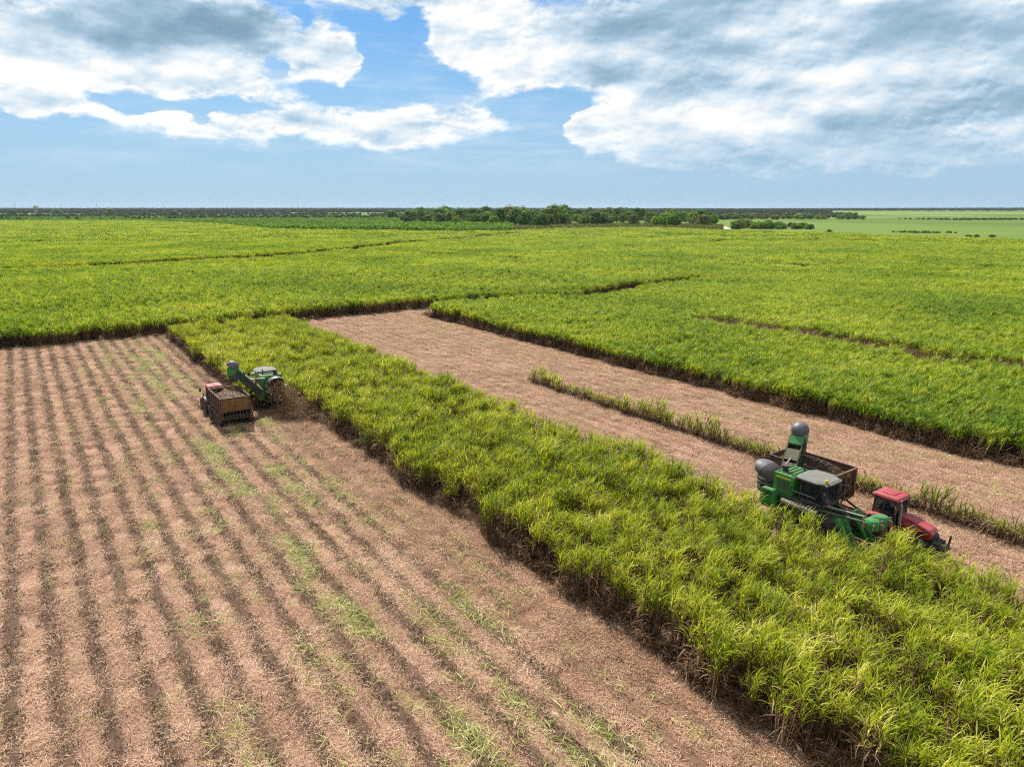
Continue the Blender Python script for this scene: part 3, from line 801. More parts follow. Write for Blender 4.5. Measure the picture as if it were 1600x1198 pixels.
def harvester(loc, heading, label, elev_tip, name='cane_harvester'):
    H = empty(name, loc, heading)
    tag(H, label, 'harvester')
    G, DG, BK = M['green'], M['dark_green'], M['black']
    # chassis and running gear
    b = MB(); b.box((-.2, 0, 1.05), (4.4, 1.2, .5), bevel=.05); b.box((-2.1, 0, 1.3), (1.2, 1.7, .9), bevel=.06); b.box((1.9, 0, 1.0), (1.1, 1.5, .8), bevel=.06)
    b.build('chassis', BK, H)
    for sy in (-1, 1):
        wheel(H, (-1.1, sy * 1.02, .74), .74, .5, M['olive'], 16)
        wheel(H, (1.25, sy * .98, .5), .5, .36, M['olive'], 14)
    # body panels
    b = MB(); b.prism([(-1.95, 1.5), (.2, 1.5), (.2, 2.0), (-.5, 2.15), (-1.95, 2.15)], -1.08, 1.08, .05); b.build('lower_body', DG, H)
    e = MB(); e.prism([(-1.95, 2.16), (-.62, 2.16), (-.62, 3.28), (-.78, 3.40), (-1.95, 3.40)], -.98, .98, .06)
    eng = e.build('engine_cover', G, H)
    for sy in (-1, 1):
        g = MB()
        for k in range(7): g.box((-1.30, sy * 1.0, 2.45 + k * .09), (.78, .03, .045), Matrix.Rotation(sy * .4, 4, 'X'))
        g.build('grille', BK, eng)
        MB().box((-1.30, sy * .985, 3.18), (1.0, .02, .10)).build('trim_strip', M['beacon'], eng)
        h = MB(); h.path([(-.72, sy * 1.01, 2.3), (-.72, sy * 1.06, 2.34), (-.72, sy * 1.06, 2.8), (-.72, sy * 1.01, 2.84)], .02, 6); h.build('handle', BK, eng)
    hg = MB()
    for k in range(4): hg.box((-1.78 + k * .30, 0, 3.425), (.07, 1.7, .035), bevel=.01)
    hg.build('roof_rib', DG, eng)
    MB().tube((-.9, .55, 3.38), (-.9, .55, 3.85), .06).build('exhaust', BK, eng)
    # side boxes low at the rear
    for sy in (-1, 1):
        sb = MB(); sb.prism([(-2.55, 1.15), (-1.5, 1.15), (-1.5, 2.05), (-1.7, 2.3), (-2.45, 2.3), (-2.55, 2.2)], sy * .98, sy * 1.36, .05)
        s_ = sb.build('side_box', G, H)
        r_ = MB()
        for k in range(3): r_.box((-2.05, sy * 1.37, 1.95 + k * .11), (.7, .025, .05))
        r_.build('vent_slat', DG, s_)
        # long tank / tube along the flank
        MB().tube((-1.1, sy * 1.26, 1.85), (1.2, sy * 1.26, 1.78), .17, n=14).build('side_tank', M['olive'], H, 40)
        p = MB(); p.box((.1, sy * 1.12, 1.45), (2.6, .08, .5), bevel=.02); p.build('flank_panel', DG, H)
        l = MB()
        for k in range(4): l.box((1.0, sy * 1.32, .55 + k * .3), (.42, .22, .03))
        l.path([(.8, sy * 1.38, .5), (.8, sy * 1.38, 1.9)], .02, 6); l.path([(1.2, sy * 1.38, .5), (1.2, sy * 1.38, 1.9)], .02, 6); l.build('ladder', BK, H)
        hr = MB(); hr.path([(-.5, sy * 1.1, 2.1), (-.5, sy * 1.25, 2.7), (1.0, sy * 1.25, 2.7), (1.15, sy * 1.15, 2.0)], .022, 6); hr.build('hand_rail', BK, H)
    ac = MB(); ac.tube((-1.55, -.45, 3.4), (-1.55, -.45, 3.72), .17, n=14); ac.tube((-1.55, -.45, 3.72), (-1.55, -.45, 3.80), .22, n=14); ac.build('air_intake', BK, eng, 40)
    hz_ = MB()
    for sy in (-1, 1):
        for q in range(4):
            hz_.path([(-.4 + .1 * q, sy * (1.12 + .04 * q), 1.95), (.3, sy * (1.2 + .03 * q), 1.72 - .06 * q), (1.1, sy * 1.15, 1.62 - .08 * q), (1.9, sy * .95, 1.35 - .06 * q), (2.4, sy * .8, 1.3)], .026, 6)
    hz_.build('hydraulic_hose', BK, H)
    pf = MB()
    for q in range(9): pf.box((-.45 + q * .2, 1.16, 2.02), (.05, .36, .03)); pf.box((-.45 + q * .2, -1.16, 2.02), (.05, .36, .03))
    pf.build('platform_bar', M['steel'], H)
    # cab
    cb = MB(); cb.box((.55, 0, 2.1), (1.6, 1.7, .25), bevel=.04)
    for sx, sy in ((-.25, -.82), (-.25, .82), (1.28, -.66), (1.28, .66)): cb.path([(sx, sy, 2.15), (sx * .95 + .03, sy * .95, 3.42)], .05, 6)
    cab = cb.build('cab', BK, H)
    g = MB(); g.box((.52, 0, 2.82), (1.48, 1.6, 1.18), taper=(.94, .93, .0), bevel=.04); g.build('cab_glass', M['glass'], cab)
    st_ = MB(); st_.box((.3, 0, 2.45), (.5, .5, .14), bevel=.04); st_.box((.08, 0, 2.82), (.14, .5, .7), bevel=.05); st_.build('driver_seat', BK, cab)
    oct_ = [(-.62, -.52), (-.42, -1.0), (.85, -1.02), (1.45, -.55), (1.45, .55), (.85, 1.02), (-.42, 1.0), (-.62, .52)]
    rf = MB(); lo = [rf.bm.verts.new((x_, y_, 3.42)) for x_, y_ in oct_]; md = [rf.bm.verts.new((x_ * 1.02, y_ * 1.02, 3.52)) for x_, y_ in oct_]; hi = [rf.bm.verts.new((.4 + (x_ - .4) * .86, y_ * .86, 3.60)) for x_, y_ in oct_]
    for i in range(8):
        j = (i + 1) % 8; rf.bm.faces.new((lo[i], lo[j], md[j], md[i])); rf.bm.faces.new((md[i], md[j], hi[j], hi[i]))
    rf.bm.faces.new(hi); rf.bm.faces.new(lo[::-1]); roof = rf.build('cab_roof', M['roof_grey'], H)
    bc = MB(); bc.lathe([(.10, 0), (.10, .10), (.07, .17), (.0, .19)], Matrix.Translation((1.2, -.62, 3.6)), 12); bc.build('beacon', M['beacon'], roof, 50)
    for sy in (-1, 1):
        l = MB(); l.box((1.30, sy * .72, 3.45), (.12, .22, .12), bevel=.02); l.build('work_light', M['steel'], roof)
        mr = MB(); mr.path([(1.2, sy * .8, 3.1), (1.5, sy * 1.25, 3.1)], .018, 6); mr.box((1.52, sy * 1.28, 2.95), (.05, .2, .38), bevel=.015); mr.build('mirror', BK, cab)
    # primary extractor at the rear
    ex = MB(); ex.lathe([(.74, 1.65), (.80, 1.95), (.80, 2.42), (.84, 2.44), (.84, 2.58), (.80, 2.62)], Matrix.Translation((-2.78, 0, 0)), 28)
    ext = ex.build('extractor', M['black'], H, 35)
    ba = MB()
    for z_ in (2.0, 2.3): ba.lathe([(.79, z_ - .03), (.835, z_ - .03), (.835, z_ + .03), (.79, z_ + .03)], Matrix.Translation((-2.78, 0, 0)), 28)
    for k in range(6):
        a = k * math.pi / 3 + .3; ba.box((-2.78 + .82 * math.cos(a), .82 * math.sin(a), 2.2), (.06, .06, .6), Matrix.Rotation(a, 4, 'Z'))
    ba.build('band', M['olive'], ext)
    # hood: a bent bell whose mouth opens down and backwards
    rings = []; nseg, nr = 10, 22
    for i in range(nseg + 1):
        f = i / nseg; ang = f * math.radians(105)
        cx = -2.78 - .62 * (1 - math.cos(ang)); cz = 2.60 + .46 * math.sin(ang)
        rr = .79 - .16 * f * f
        ring = []
        for j in range(nr):
            a = 2 * math.pi * j / nr
            lx, ly = rr * math.cos(a), rr * math.sin(a)
            if lx > 0: lx *= 1 - .22 * math.sin(ang)
            ring.append((cx + lx * math.cos(ang), ly, cz + lx * math.sin(ang) * .85))
        rings.append(ring)
    for nm, mt, rg in (('hood_neck', BK, rings[:7]), ('extractor_hood', M['grey_hood'], rings[6:])):
        hd = MB(); prev = None
        for q in rg:
            ring = [hd.bm.verts.new(p_) for p_ in q]
            if prev:
                for j in range(nr): hd.bm.faces.new((prev[j], prev[(j + 1) % nr], ring[(j + 1) % nr], ring[j]))
            prev = ring
        hd.build(nm, mt, ext, 60)
    # elevator: base turntable, kinked trough, slats, top extractor
    base = Vector((-2.35, .75, 1.75)); tip = Vector(elev_tip)
    flat = Vector((tip.x - base.x, tip.y - base.y, 0)).normalized(); side = Vector((-flat.y, flat.x, 0))
    knee = base + flat * .55 + Vector((0, 0, .18))
    b = MB(); b.lathe([(.55, 1.25), (.62, 1.3), (.62, 1.6), (.5, 1.7)], Matrix.Translation((-2.35, .45, 0)), 20, cap=True); tt = b.build('elevator_turntable', BK, H, 35)
    def frame(a, c):
        x_ = (c - a).normalized(); z_ = x_.cross(side).normalized()
        if z_.z < 0: z_ = -z_
        return x_, z_
    x_, z_ = frame(knee, tip)
    def bar(mb, a, c, wy, wz, off=0.0, up=0.0):
        d_ = (c - a); ln = d_.length; xx, zz = frame(a, c)
        m = Matrix((xx, side, zz)).transposed().to_4x4()
        mb.box((a + c) / 2 + side * off + zz * up, (ln, wy, wz), m)
    el = MB()
    for sgn in (-1, 1):
        bar(el, base, knee, .05, .55, sgn * .44); bar(el, knee, tip, .05, .60, sgn * .44)
        bar(el, knee, tip, .09, .06, sgn * .44, .32); bar(el, knee, tip, .09, .06, sgn * .44, -.32)
    bar(el, knee, tip, .84, .03, 0, -.26)
    E = el.build('elevator', DG, H)
    L = (tip - knee).length
    for k in range(9):
        p = knee + x_ * (L * (k + .5) / 9) + z_ * .10
        m = Matrix((x_, side, z_)).transposed().to_4x4()
        MB().box(p, (.06, .80, .22), m).build('slat', M['olive'], E)
    for f0, f1 in ((.10, .24), (.34, .40), (.46, .70)):
        cv = MB(); bar(cv, knee + x_ * L * f0, knee + x_ * L * f1, .82, .05, 0, .34); cv.build('cover_plate', M['olive'], E)
    hs = MB()
    for sgn in (-.5, .5):
        pts = [knee + x_ * (L * q / 8) + side * sgn * 1.02 + z_ * (.12 + .07 * math.sin(q * 1.9 + sgn)) for q in range(9)]
        hs.path([tuple(q) for q in pts], .03, 6)
    hs.build('hose', BK, E)
    for q in range(7):
        br = MB(); p0 = knee + x_ * (L * q / 7); p1 = knee + x_ * (L * (q + 1) / 7)
        for sgn in (-1, 1): br.tube(p0 + side * sgn * .49 - z_ * .3, p1 + side * sgn * .49 + z_ * .3, .025, n=5)
        br.build('lattice_brace', BK, E)
    cv = MB(); bar(cv, knee + x_ * L * .82, tip, .86, .05, 0, .36); cv.build('top_cover', G, E)
    rm = MB(); rm.path([tuple(base + Vector((0, 0, 1.5))), tuple(knee + x_ * L * .5 + z_ * .35)], .05, 8); rm.build('lift_ram', M['steel'], E)
    # top housing
    th = MB(); m = Matrix((flat, side, Vector((0, 0, 1)))).transposed().to_4x4()
    th.box(tip + flat * .25 + Vector((0, 0, .05)), (.95, .92, .75), m, bevel=.06); head = th.build('elevator_head', G, E)
    fl = MB(); fl.box(tip + flat * .62 + Vector((0, 0, -.65)), (.08, .8, .8), m @ Matrix.Rotation(-.15, 4, 'Y')); fl.box(tip + flat * .2 + side * .42 + Vector((0, 0, -.6)), (.7, .06, .7), m); fl.box(tip + flat * .2 - side * .42 + Vector((0, 0, -.6)), (.7, .06, .7), m)
    fl.build('bin_flap', BK, E)
    hm = Matrix.Translation(tip + flat * .25 + Vector((0, 0, .42))) @ m
    hb = MB(); pr = [(.56, 0.0), (.57, .14), (.54, .30), (.46, .46), (.33, .57), (.17, .63), (0.01, .65)]
    hb.lathe(pr, hm @ Matrix.Rotation(-.45, 4, 'Y'), 24); hb.build('elevator_hood', M['grey_hood'], E, 60)
    # topper on its long arms, crop dividers
    ta = MB()
    for sy in (-.32, .32): ta.tube((1.2, sy - .75, 2.0), (3.7, sy - .45, 2.15), .075)
    ta.build('topper_arm', DG, H); rs = MB(); rs.tube((1.5, -.75, 2.28), (3.5, -.45, 2.32), .05); rs.build('topper_ram', M['steel'], H)
    td = MB()
    for sy in (-.75, .15):
        td.lathe([(.12, -.35), (.34, -.30), (.40, -.1), (.40, .12), (.30, .26), (.10, .30)], Matrix.Translation((4.15, sy, 2.2)), 18, cap=True)
    td.box((3.85, -.3, 2.3), (.25, 1.3, .22), bevel=.04)
    top = td.build('topper', G, H, 40)
    bl = MB()
    for sy in (-.75, .15):
        for k in range(6):
            a = k * math.pi / 3; bl.box((4.15 + .48 * math.cos(a), sy + .48 * math.sin(a), 2.2), (.22, .05, .3), Matrix.Rotation(a, 4, 'Z'))
    bl.build('gathering_blade', M['olive'], top)
    for sy in (-1, 1):
        cd = MB()
        for k, yy in enumerate((.62, 1.12)):
            a_, c_ = Vector((3.5, sy * yy, .25)), Vector((2.3, sy * yy * .92, 1.9))
            cd.tube(a_, c_, .06, .22, 14)
            for q in range(26):
                f = q / 26; p = a_.lerp(c_, f); r_ = .06 + .16 * f + .03; an = q * 1.1
                xx = (c_ - a_).normalized(); yy_ = Vector((0, 1, 0)); zz = xx.cross(yy_)
                cd.box(p + yy_ * r_ * math.cos(an) + zz * r_ * math.sin(an), (.06, .06, .06))
        cd.box((2.6, sy * 1.0, .55), (1.6, .12, .6), bevel=.03); cd.build('crop_divider', G, H)
    kr = MB(); kr.tube((2.5, -.85, 1.15), (2.5, .85, 1.15), .16, n=14)
    for k in range(14): kr.box((2.5, -.8 + k * .12, 1.15), (.42, .03, .42), Matrix.Rotation(k * .4, 4, 'Y'))
    kr.build('knockdown_roller', BK, H)
    return H


def tractor(loc, heading, label, fender_mat='red'):
    K = empty('tractor', loc, heading); tag(K, label, 'tractor')
    R, BK = M['red'], M['black']
    b = MB(); b.box((.9, 0, .85), (2.9, .55, .45), bevel=.05); b.box((-.35, 0, .95), (.9, .8, .6), bevel=.06); b.box((2.25, 0, .7), (.5, .9, .28), bevel=.04); b.tube((-.3, -.8, .85), (-.3, .8, .85), .13); b.tube((1.85, -.75, .6), (1.85, .75, .6), .09)
    b.build('chassis', BK, K)
    for sy in (-1, 1):
        wheel(K, (-.3, sy * .92, .85), .85, .52, M['rust'], 18); wheel(K, (1.85, sy * .85, .6), .6, .4, M['rust'], 16)
    hd = MB(); hd.prism([(.62, 1.08), (2.35, 1.02), (2.48, 1.10), (2.50, 1.42), (2.36, 1.62), (1.4, 1.86), (.62, 1.95)], -.42, .42, .09); hood = hd.build('bonnet', R, K, 35)
    for sy in (-1, 1):
        g = MB()
        for k in range(5): g.box((1.75 + k * .12, sy * .425, 1.30), (.05, .02, .26))
        g.build('side_grille', BK, hood)
        MB().box((1.35, sy * .425, 1.56), (.7, .012, .07)).build('decal', M['steel'], hood)
        h = MB(); h.box((2.46, sy * .24, 1.42), (.06, .2, .13), bevel=.02); h.build('headlight', M['steel'], hood)
    MB().box((2.49, 0, 1.2), (.05, .62, .34), bevel=.02).build('nose_grille', BK, hood)
    ex = MB(); ex.tube((.78, -.52, 1.3), (.78, -.52, 2.55), .065, n=12); ex.tube((.78, -.52, 1.45), (.78, -.52, 2.1), .10, n=12); ex.tube((.78, -.52, 2.5), (.70, -.52, 2.68), .06, n=10); ex.build('exhaust', M['steel'], K, 40)
    # cab
    c = MB()
    for a_, b_ in (((.62, -.62, 1.1), (.48, -.66, 2.72)), ((.62, .62, 1.1), (.48, .66, 2.72)), ((-.75, -.66, 1.5), (-.68, -.66, 2.72)), ((-.75, .66, 1.5), (-.68, .66, 2.72)), ((-.1, -.74, 1.1), (-.12, -.72, 2.72)), ((-.1, .74, 1.1), (-.12, .72, 2.72))): c.tube(a_, b_, .045, n=8)
    c.box((-.05, 0, 1.15), (1.35, 1.35, .14), bevel=.03); c.box((-.1, 0, 2.70), (1.3, 1.42, .08)); cab = c.build('cab_frame', BK, K)
    g = MB(); g.box((-.08, 0, 1.95), (1.32, 1.36, 1.46), taper=(.9, 1.02, -.03), bevel=.03); g.build('cab_glass', M['glass'], cab)
    s_ = MB(); s_.box((-.3, 0, 1.5), (.5, .5, .14), bevel=.04); s_.box((-.52, 0, 1.85), (.14, .48, .65), bevel=.05); s_.build('seat', BK, cab)
    sw = MB(); sw.lathe([(.17, -.015), (.20, 0), (.17, .015)], Matrix.Translation((.25, 0, 1.85)) @ Matrix.Rotation(-.7, 4, 'Y'), 18); sw.tube((.25, 0, 1.85), (.48, 0, 1.4), .03); sw.build('steering_wheel', BK, cab)
    r = MB(); r.box((-.06, 0, 2.86), (1.58, 1.52, .22), taper=(.9, .88, -.02), bevel=.09, seg=3); roof = r.build('roof', R, K, 50)
    rh = MB(); rh.box((-.1, 0, 2.995), (.7, .8, .03), bevel=.01); rh.build('roof_hatch', R, roof)
    for sy in (-1, 1):
        l = MB(); l.box((.74, sy * .55, 2.84), (.06, .24, .12), bevel=.02); l.box((-.86, sy * .55, 2.84), (.06, .22, .12), bevel=.02); l.build('work_light', M['steel'], roof)
        f = MB(); prev = None
        for i in range(9):
            a = math.radians(10 + i * 17)
            p = [f.bm.verts.new((-.3 + 1.0 * math.cos(a), sy * yy, .85 + .98 * math.sin(a))) for yy in (.64, 1.16)]
            q = [f.bm.verts.new((-.3 + .95 * math.cos(a), sy * yy, .85 + .93 * math.sin(a))) for yy in (.64, 1.16)]
            if prev:
                f.bm.faces.new((prev[0], prev[1], p[1], p[0])); f.bm.faces.new((prev[2], prev[3], q[1], q[0])); f.bm.faces.new((prev[1], prev[3], q[1], p[1])); f.bm.faces.new((prev[0], prev[2], q[0], p[0]))
            prev = p + q
        f.build('fender', M[fender_mat], K, 50)
        m = MB(); m.path([(.5, sy * .7, 2.5), (.75, sy * 1.15, 2.5)], .02, 6); m.box((.76, sy * 1.18, 2.35), (.05, .2, .36), bevel=.02); m.build('mirror', BK, cab)
        t_ = MB()
        for k in range(3): t_.box((.35, sy * (.86 + .04 * (2 - k)), .5 + k * .27), (.4, .24, .04))
        t_.box((.16, sy * .9, .78), (.03, .2, .6)); t_.box((.54, sy * .9, .78), (.03, .2, .6)); t_.build('step', BK, K)
        fn = MB(); fn.box((.9, sy * .52, .95), (.55, .24, .4), bevel=.06); fn.build('fuel_tank', BK, K)
    w = MB()
    for k in range(10): w.box((2.72, -.45 + k * .1, .82), (.36, .075, .46), bevel=.03)
    w.build('front_weight', BK, K)
    w = MB(); w.path([(2.55, -.5, .6), (3.15, -.5, .62), (3.15, .5, .62), (2.55, .5, .6)], .07, 8); w.path([(3.05, .5, .62), (3.1, .52, 1.35)], .06, 8); w.path([(3.05, -.5, .62), (3.1, -.52, 1.1)], .06, 8); w.box((3.0, 0, .75), (.2, .9, .3), bevel=.03)
    w.build('front_hitch', BK, K)
    d = MB(); d.box((-1.2, 0, .5), (.7, .14, .08)); d.path([(-.9, .35, .9), (-1.35, .42, .55)], .04, 6); d.path([(-.9, -.35, .9), (-1.35, -.42, .55)], .04, 6); d.build('rear_hitch', BK, K)
    return K


def trailer(loc, heading, label, length, width, ztop, gate_front_open, wheel_x):
    """high-sided cane trailer; x forward"""
    K = empty('cane_trailer', loc, heading); tag(K, label, 'trailer')
    Y, RU, BK = M['yellow'], M['rust'], M['black']
    l2, w2, zf = length / 2, width / 2, 1.0
    b = MB()
    for sy in (-.45, .45): b.box((0, sy, .86), (length - .2, .14, .22))
    for k in range(5): b.box((-l2 + .3 + k * (length - .6) / 4, 0, .88), (.1, width - .3, .14))
    b.build('chassis', RU, K)
    MB().box((0, 0, zf), (length - .06, width - .06, .07)).build('floor', RU, K)
    for sy in (-1, 1):
        p = MB(); p.box((0, sy * (w2 - .03), (zf + ztop) / 2 + .02), (length, .05, ztop - zf), bevel=.01); side = p.build('side_wall', RU, K)
        n = 6
        for k in range(n):
            x_ = -l2 + .15 + k * (length - .3) / (n - 1)
            MB().box((x_, sy * (w2 + .03), (zf + ztop) / 2), (.08, .07, ztop - zf - .1)).build('rib', RU, side)
        MB().box((0, sy * w2, ztop + .03), (length + .08, .12, .10), bevel=.015).build('top_rail', RU, side)
        MB().box((0, sy * (w2 + .02), zf + .45), (length, .05, .09)).build('waist_rail', Y, side)
        MB().box((0, sy * (w2 + .02), zf - .02), (length, .09, .12)).build('bottom_rail', Y, side)
    # rear wall: a plain rusty gate with ribs
    g = MB(); g.box((-l2 - .01, 0, (zf + ztop) / 2 + .25), (.05, width, ztop - zf - .45), bevel=.01); gate = g.build('tail_gate', Y, K)
    for k in range(5): MB().box((-l2 - .05, -w2 + .1 + k * (width - .2) / 4, (zf + ztop) / 2 + .25), (.06, .07, ztop - zf - .5)).build('rib', Y, gate)
    MB().box((-l2 - .02, 0, ztop + .03), (.12, width + .1, .10), bevel=.015).build('top_rail', RU, gate)
    MB().box((-l2 - .03, 0, zf + .48), (.10, width, .08)).build('lower_rail', RU, gate)
    lw = MB()
    for k in range(9): lw.box((-l2 + .02, -w2 + .1 + k * (width - .2) / 8, zf + .12), (.05, .07, .66), Matrix.Rotation(.12, 4, 'Y'))
    lw.box((-l2 + .01, 0, zf - .22), (.08, width * .9, .08)); lw.build('tail_grid', RU, K)
    # front wall: open yellow frame
    f = MB()
    for sy in (-1, 1): f.box((l2, sy * (w2 - .05), (zf + ztop) / 2), (.12, .12, ztop - zf + .1))
    f.box((l2, 0, ztop), (.12, width, .12)); f.box((l2, 0, zf), (.12, width, .12)); f.box((l2, 0, (zf + ztop) / 2), (.1, .1, ztop - zf)); f.box((l2, w2 * .5, (zf + ztop) / 2), (.08, .08, ztop - zf)); f.box((l2, -w2 * .5, (zf + ztop) / 2), (.08, .08, ztop - zf))
    fr = f.build('front_frame', Y, K)
    d = MB(); d.path([(l2 + .07, -w2 + .1, zf + .3), (l2 + .07, w2 - .1, zf + .8)], .04, 6); d.path([(l2 + .07, -w2 + .2, ztop - .2), (l2 + .07, -w2 * .4, zf + .1)], .03, 6); d.path([(l2 + .08, w2 * .6, ztop), (l2 + .16, w2 * .66, zf + .9), (l2 + .10, w2 * .5, zf)], .03, 6)
    d.build('brace', RU, fr)
    MB().box((l2 - .12, 0, (zf + ztop) / 2 - .25), (.04, width - .12, ztop - zf - .55)).build('front_sheet', BK, fr)
    db = MB(); db.path([(l2 - .1, -.5, .85), (l2 + 1.25, 0, .6), (l2 - .1, .5, .85)], .07, 8); db.tube((l2 + 1.2, 0, .6), (l2 + 1.55, 0, .58), .06); db.build('drawbar', RU, K)
    for x_ in wheel_x:
        ax = MB(); ax.tube((x_, -w2 + .2, .58), (x_, w2 - .2, .58), .07); ax.box((x_, -.45, .68), (.3, .14, .3)); ax.box((x_, .45, .68), (.3, .14, .3)); ax.build('axle', BK, K)
        for sy in (-1, 1): wheel(K, (x_, sy * (w2 + .02), .64), .64, .44, M['rust'], 14)
    for sy in (-1, 1):
        mg = MB(); x0, x1 = min(wheel_x) - .6, max(wheel_x) + .6
        mg.box(((x0 + x1) / 2, sy * (w2 + .06), 1.08), (x1 - x0, .32, .04)); mg.build('mudguard', RU, K)
    return K


def heap(name, loc, heading, length, width, z0, z1, mat, label, peak=.5, seed=3):
    """a load of chopped billets: a solid mound with loose pieces on it"""
    r = random.Random(seed); V, F = [], []
    nx, ny = 34, 16
    hf = lambda fx, fy: z0 + (z1 - z0) * max(0, 1 - ((fx - peak) / .60) ** 2) ** .8 * (1 - .55 * (2 * fy - 1) ** 2) + .05 * math.sin(fx * 23 + fy * 17) * math.cos(fy * 19)
    for i in range(nx + 1):
        for j in range(ny + 1):
            fx, fy = i / nx, j / ny
            V.append(((fx - .5) * length, (fy - .5) * width, hf(fx, fy)))
    for i in range(nx):
        for j in range(ny): F.append((i * (ny + 1) + j, (i + 1) * (ny + 1) + j, (i + 1) * (ny + 1) + j + 1, i * (ny + 1) + j + 1))
    for k in range(1500):
        fx, fy = r.random(), r.random()
        c = Vector(((fx - .5) * length * .97, (fy - .5) * width * .97, hf(fx, fy) + r.uniform(-.02, .05)))
        d = Vector((r.gauss(0, 1), r.gauss(0, 1), r.gauss(0, .35))).normalized() * r.uniform(.07, .15); q = d.orthogonal().normalized() * .02; p = d.cross(q).normalized() * .02
        o = len(V)
        for e_ in (-1, 1):
            for a_ in (q, p, -q, -p): V.append(tuple(c + d * e_ + a_))
        for j in range(4): F.append((o + j, o + (j + 1) % 4, o + 4 + (j + 1) % 4, o + 4 + j))
    me = pymesh(name, V, F, [mat]); o = bpy.data.objects.new(name, me); C.objects.link(o); o.location = loc; o.rotation_euler = (0, 0, heading)
    return tag(o, label, 'cane load', kind='stuff')


def person(loc, heading, label):
    """seated driver seen through the glass"""
    V = {'pelvis': (0, 0, .0), 'belly': (0, 0, .2), 'chest': (.02, 0, .42), 'neck': (.03, 0, .58), 'head': (.05, 0, .70), 'crown': (.05, 0, .80),
         'sl': (.02, .20, .50), 'el': (.16, .25, .28), 'hl': (.40, .16, .33), 'sr': (.02, -.20, .50), 'er': (.16, -.25, .28), 'hr': (.40, -.16, .33),
         'kl': (.42, .12, .04), 'fl': (.52, .13, -.36), 'kr': (.42, -.12, .04), 'fr': (.52, -.13, -.36)}
    R = {'pelvis': .15, 'belly': .14, 'chest': .16, 'neck': .06, 'head': .10, 'crown': .08, 'sl': .075, 'el': .05, 'hl': .04, 'sr': .075, 'er': .05, 'hr': .04, 'kl': .075, 'fl': .05, 'kr': .075, 'fr': .05}
    E_ = [('pelvis', 'belly'), ('belly', 'chest'), ('chest', 'neck'), ('neck', 'head'), ('head', 'crown'), ('chest', 'sl'), ('sl', 'el'), ('el', 'hl'), ('chest', 'sr'), ('sr', 'er'), ('er', 'hr'), ('pelvis', 'kl'), ('kl', 'fl'), ('pelvis', 'kr'), ('kr', 'fr')]
    ks = list(V); me = bpy.data.meshes.new('person'); me.from_pydata([V[k] for k in ks], [(ks.index(a), ks.index(b)) for a, b in E_], [])
    o = bpy.data.objects.new('person', me); C.objects.link(o); o.location = loc; o.rotation_euler = (0, 0, heading)
    sk = o.modifiers.new('skin', 'SKIN'); sub = o.modifiers.new('sub', 'SUBSURF'); sub.levels = sub.render_levels = 1
    for i, k in enumerate(ks): me.skin_vertices[0].data[i].radius = (R[k], R[k]); me.skin_vertices[0].data[i].use_root = (k == 'pelvis')
    me.materials.append(M['cloth_blue'])
    return tag(o, label, 'person')


def at(s, t, z=0.0):
    x, y = xy(s, t); return (float(x), float(y), z)


HEAD_IN = HEAD_OUT + math.pi
harvester(at(67.8, 18.35), HEAD_OUT, 'green cane harvester facing away, blowing trash beside the standing strip', (-1.75, 3.25, 4.15))
harvester(at(20.65, 36.9), HEAD_IN, 'green cane harvester with grey cab roof working in front of red tractor', (-3.1, 3.2, 4.35))
trailer(at(64.35, 13.95), HEAD_OUT, 'rusty brown cane trailer with yellow tail gate beside the harvester facing away', 4.6, 2.5, 2.65, False, (-1.5, -.35, 1.7))
trailer(at(22.95, 40.7), HEAD_IN, 'rusty cane trailer with open yellow front frame behind the red tractor', 4.7, 2.4, 2.85, True, (-1.3, -.2))
heap('cane_load', at(64.35, 13.95), HEAD_OUT, 4.45, 2.36, 1.95, 2.80, M['billet'], 'pale heap of chopped cane in the trailer with yellow tail gate', .36, 3)
heap('cane_load', at(22.95, 40.7), HEAD_IN, 4.5, 2.26, 2.2, 3.0, M['billet_dark'], 'dark heap of chopped cane in the trailer behind the red tractor', .45, 4)
tractor(at(17.15, 39.55), HEAD_IN, 'red tractor with red roof and dark glass cab on the right harvested field')
tractor(at(68.3, 13.5), HEAD_OUT, 'red roofed tractor mostly hidden in front of the loaded trailer', 'black').scale = (.9, .95, .9)
dl = Vector(at(17.15, 39.55)) + Matrix.Rotation(HEAD_IN, 3, 'Z') @ Vector((-.28, 0, 1.62))
person(dl, HEAD_IN, 'driver in a blue shirt sitting in the red tractor cab')


# trash thrown out by the left harvester: falling pieces and the pile they leave
def trash():
    r = random.Random(9); V, F = [], []
    for k in range(7000):
        f = r.random() ** .8
        s_ = 64.6 - 3.4 * f + r.gauss(0, .25 + .85 * f); t_ = 18.4 + 1.5 * f * f + r.gauss(0, .35 + .55 * f)
        z = max(.03, 2.9 - 3.0 * f ** 1.35 + r.gauss(0, .3))
        x_, y_ = xy(s_, t_)
        blade(V, F, (x_, y_, z), r.uniform(0, 6.283), r.uniform(.10, .40), r.uniform(.02, .05), r.uniform(-1, 1), r.uniform(-1, 1), 2)
    me = pymesh('trash_plume', V, F, [M['trash']]); o = bpy.data.objects.new('trash_plume', me); C.objects.link(o)
    tag(o, 'brown leaf trash falling from the rear hood of the left harvester', 'debris', kind='stuff')


M['trash'] = leafmat('trash', [(0, (.08, .048, .028)), (.5, (.25, .15, .085)), (1, (.55, .38, .22))], .35, .8)
trash()


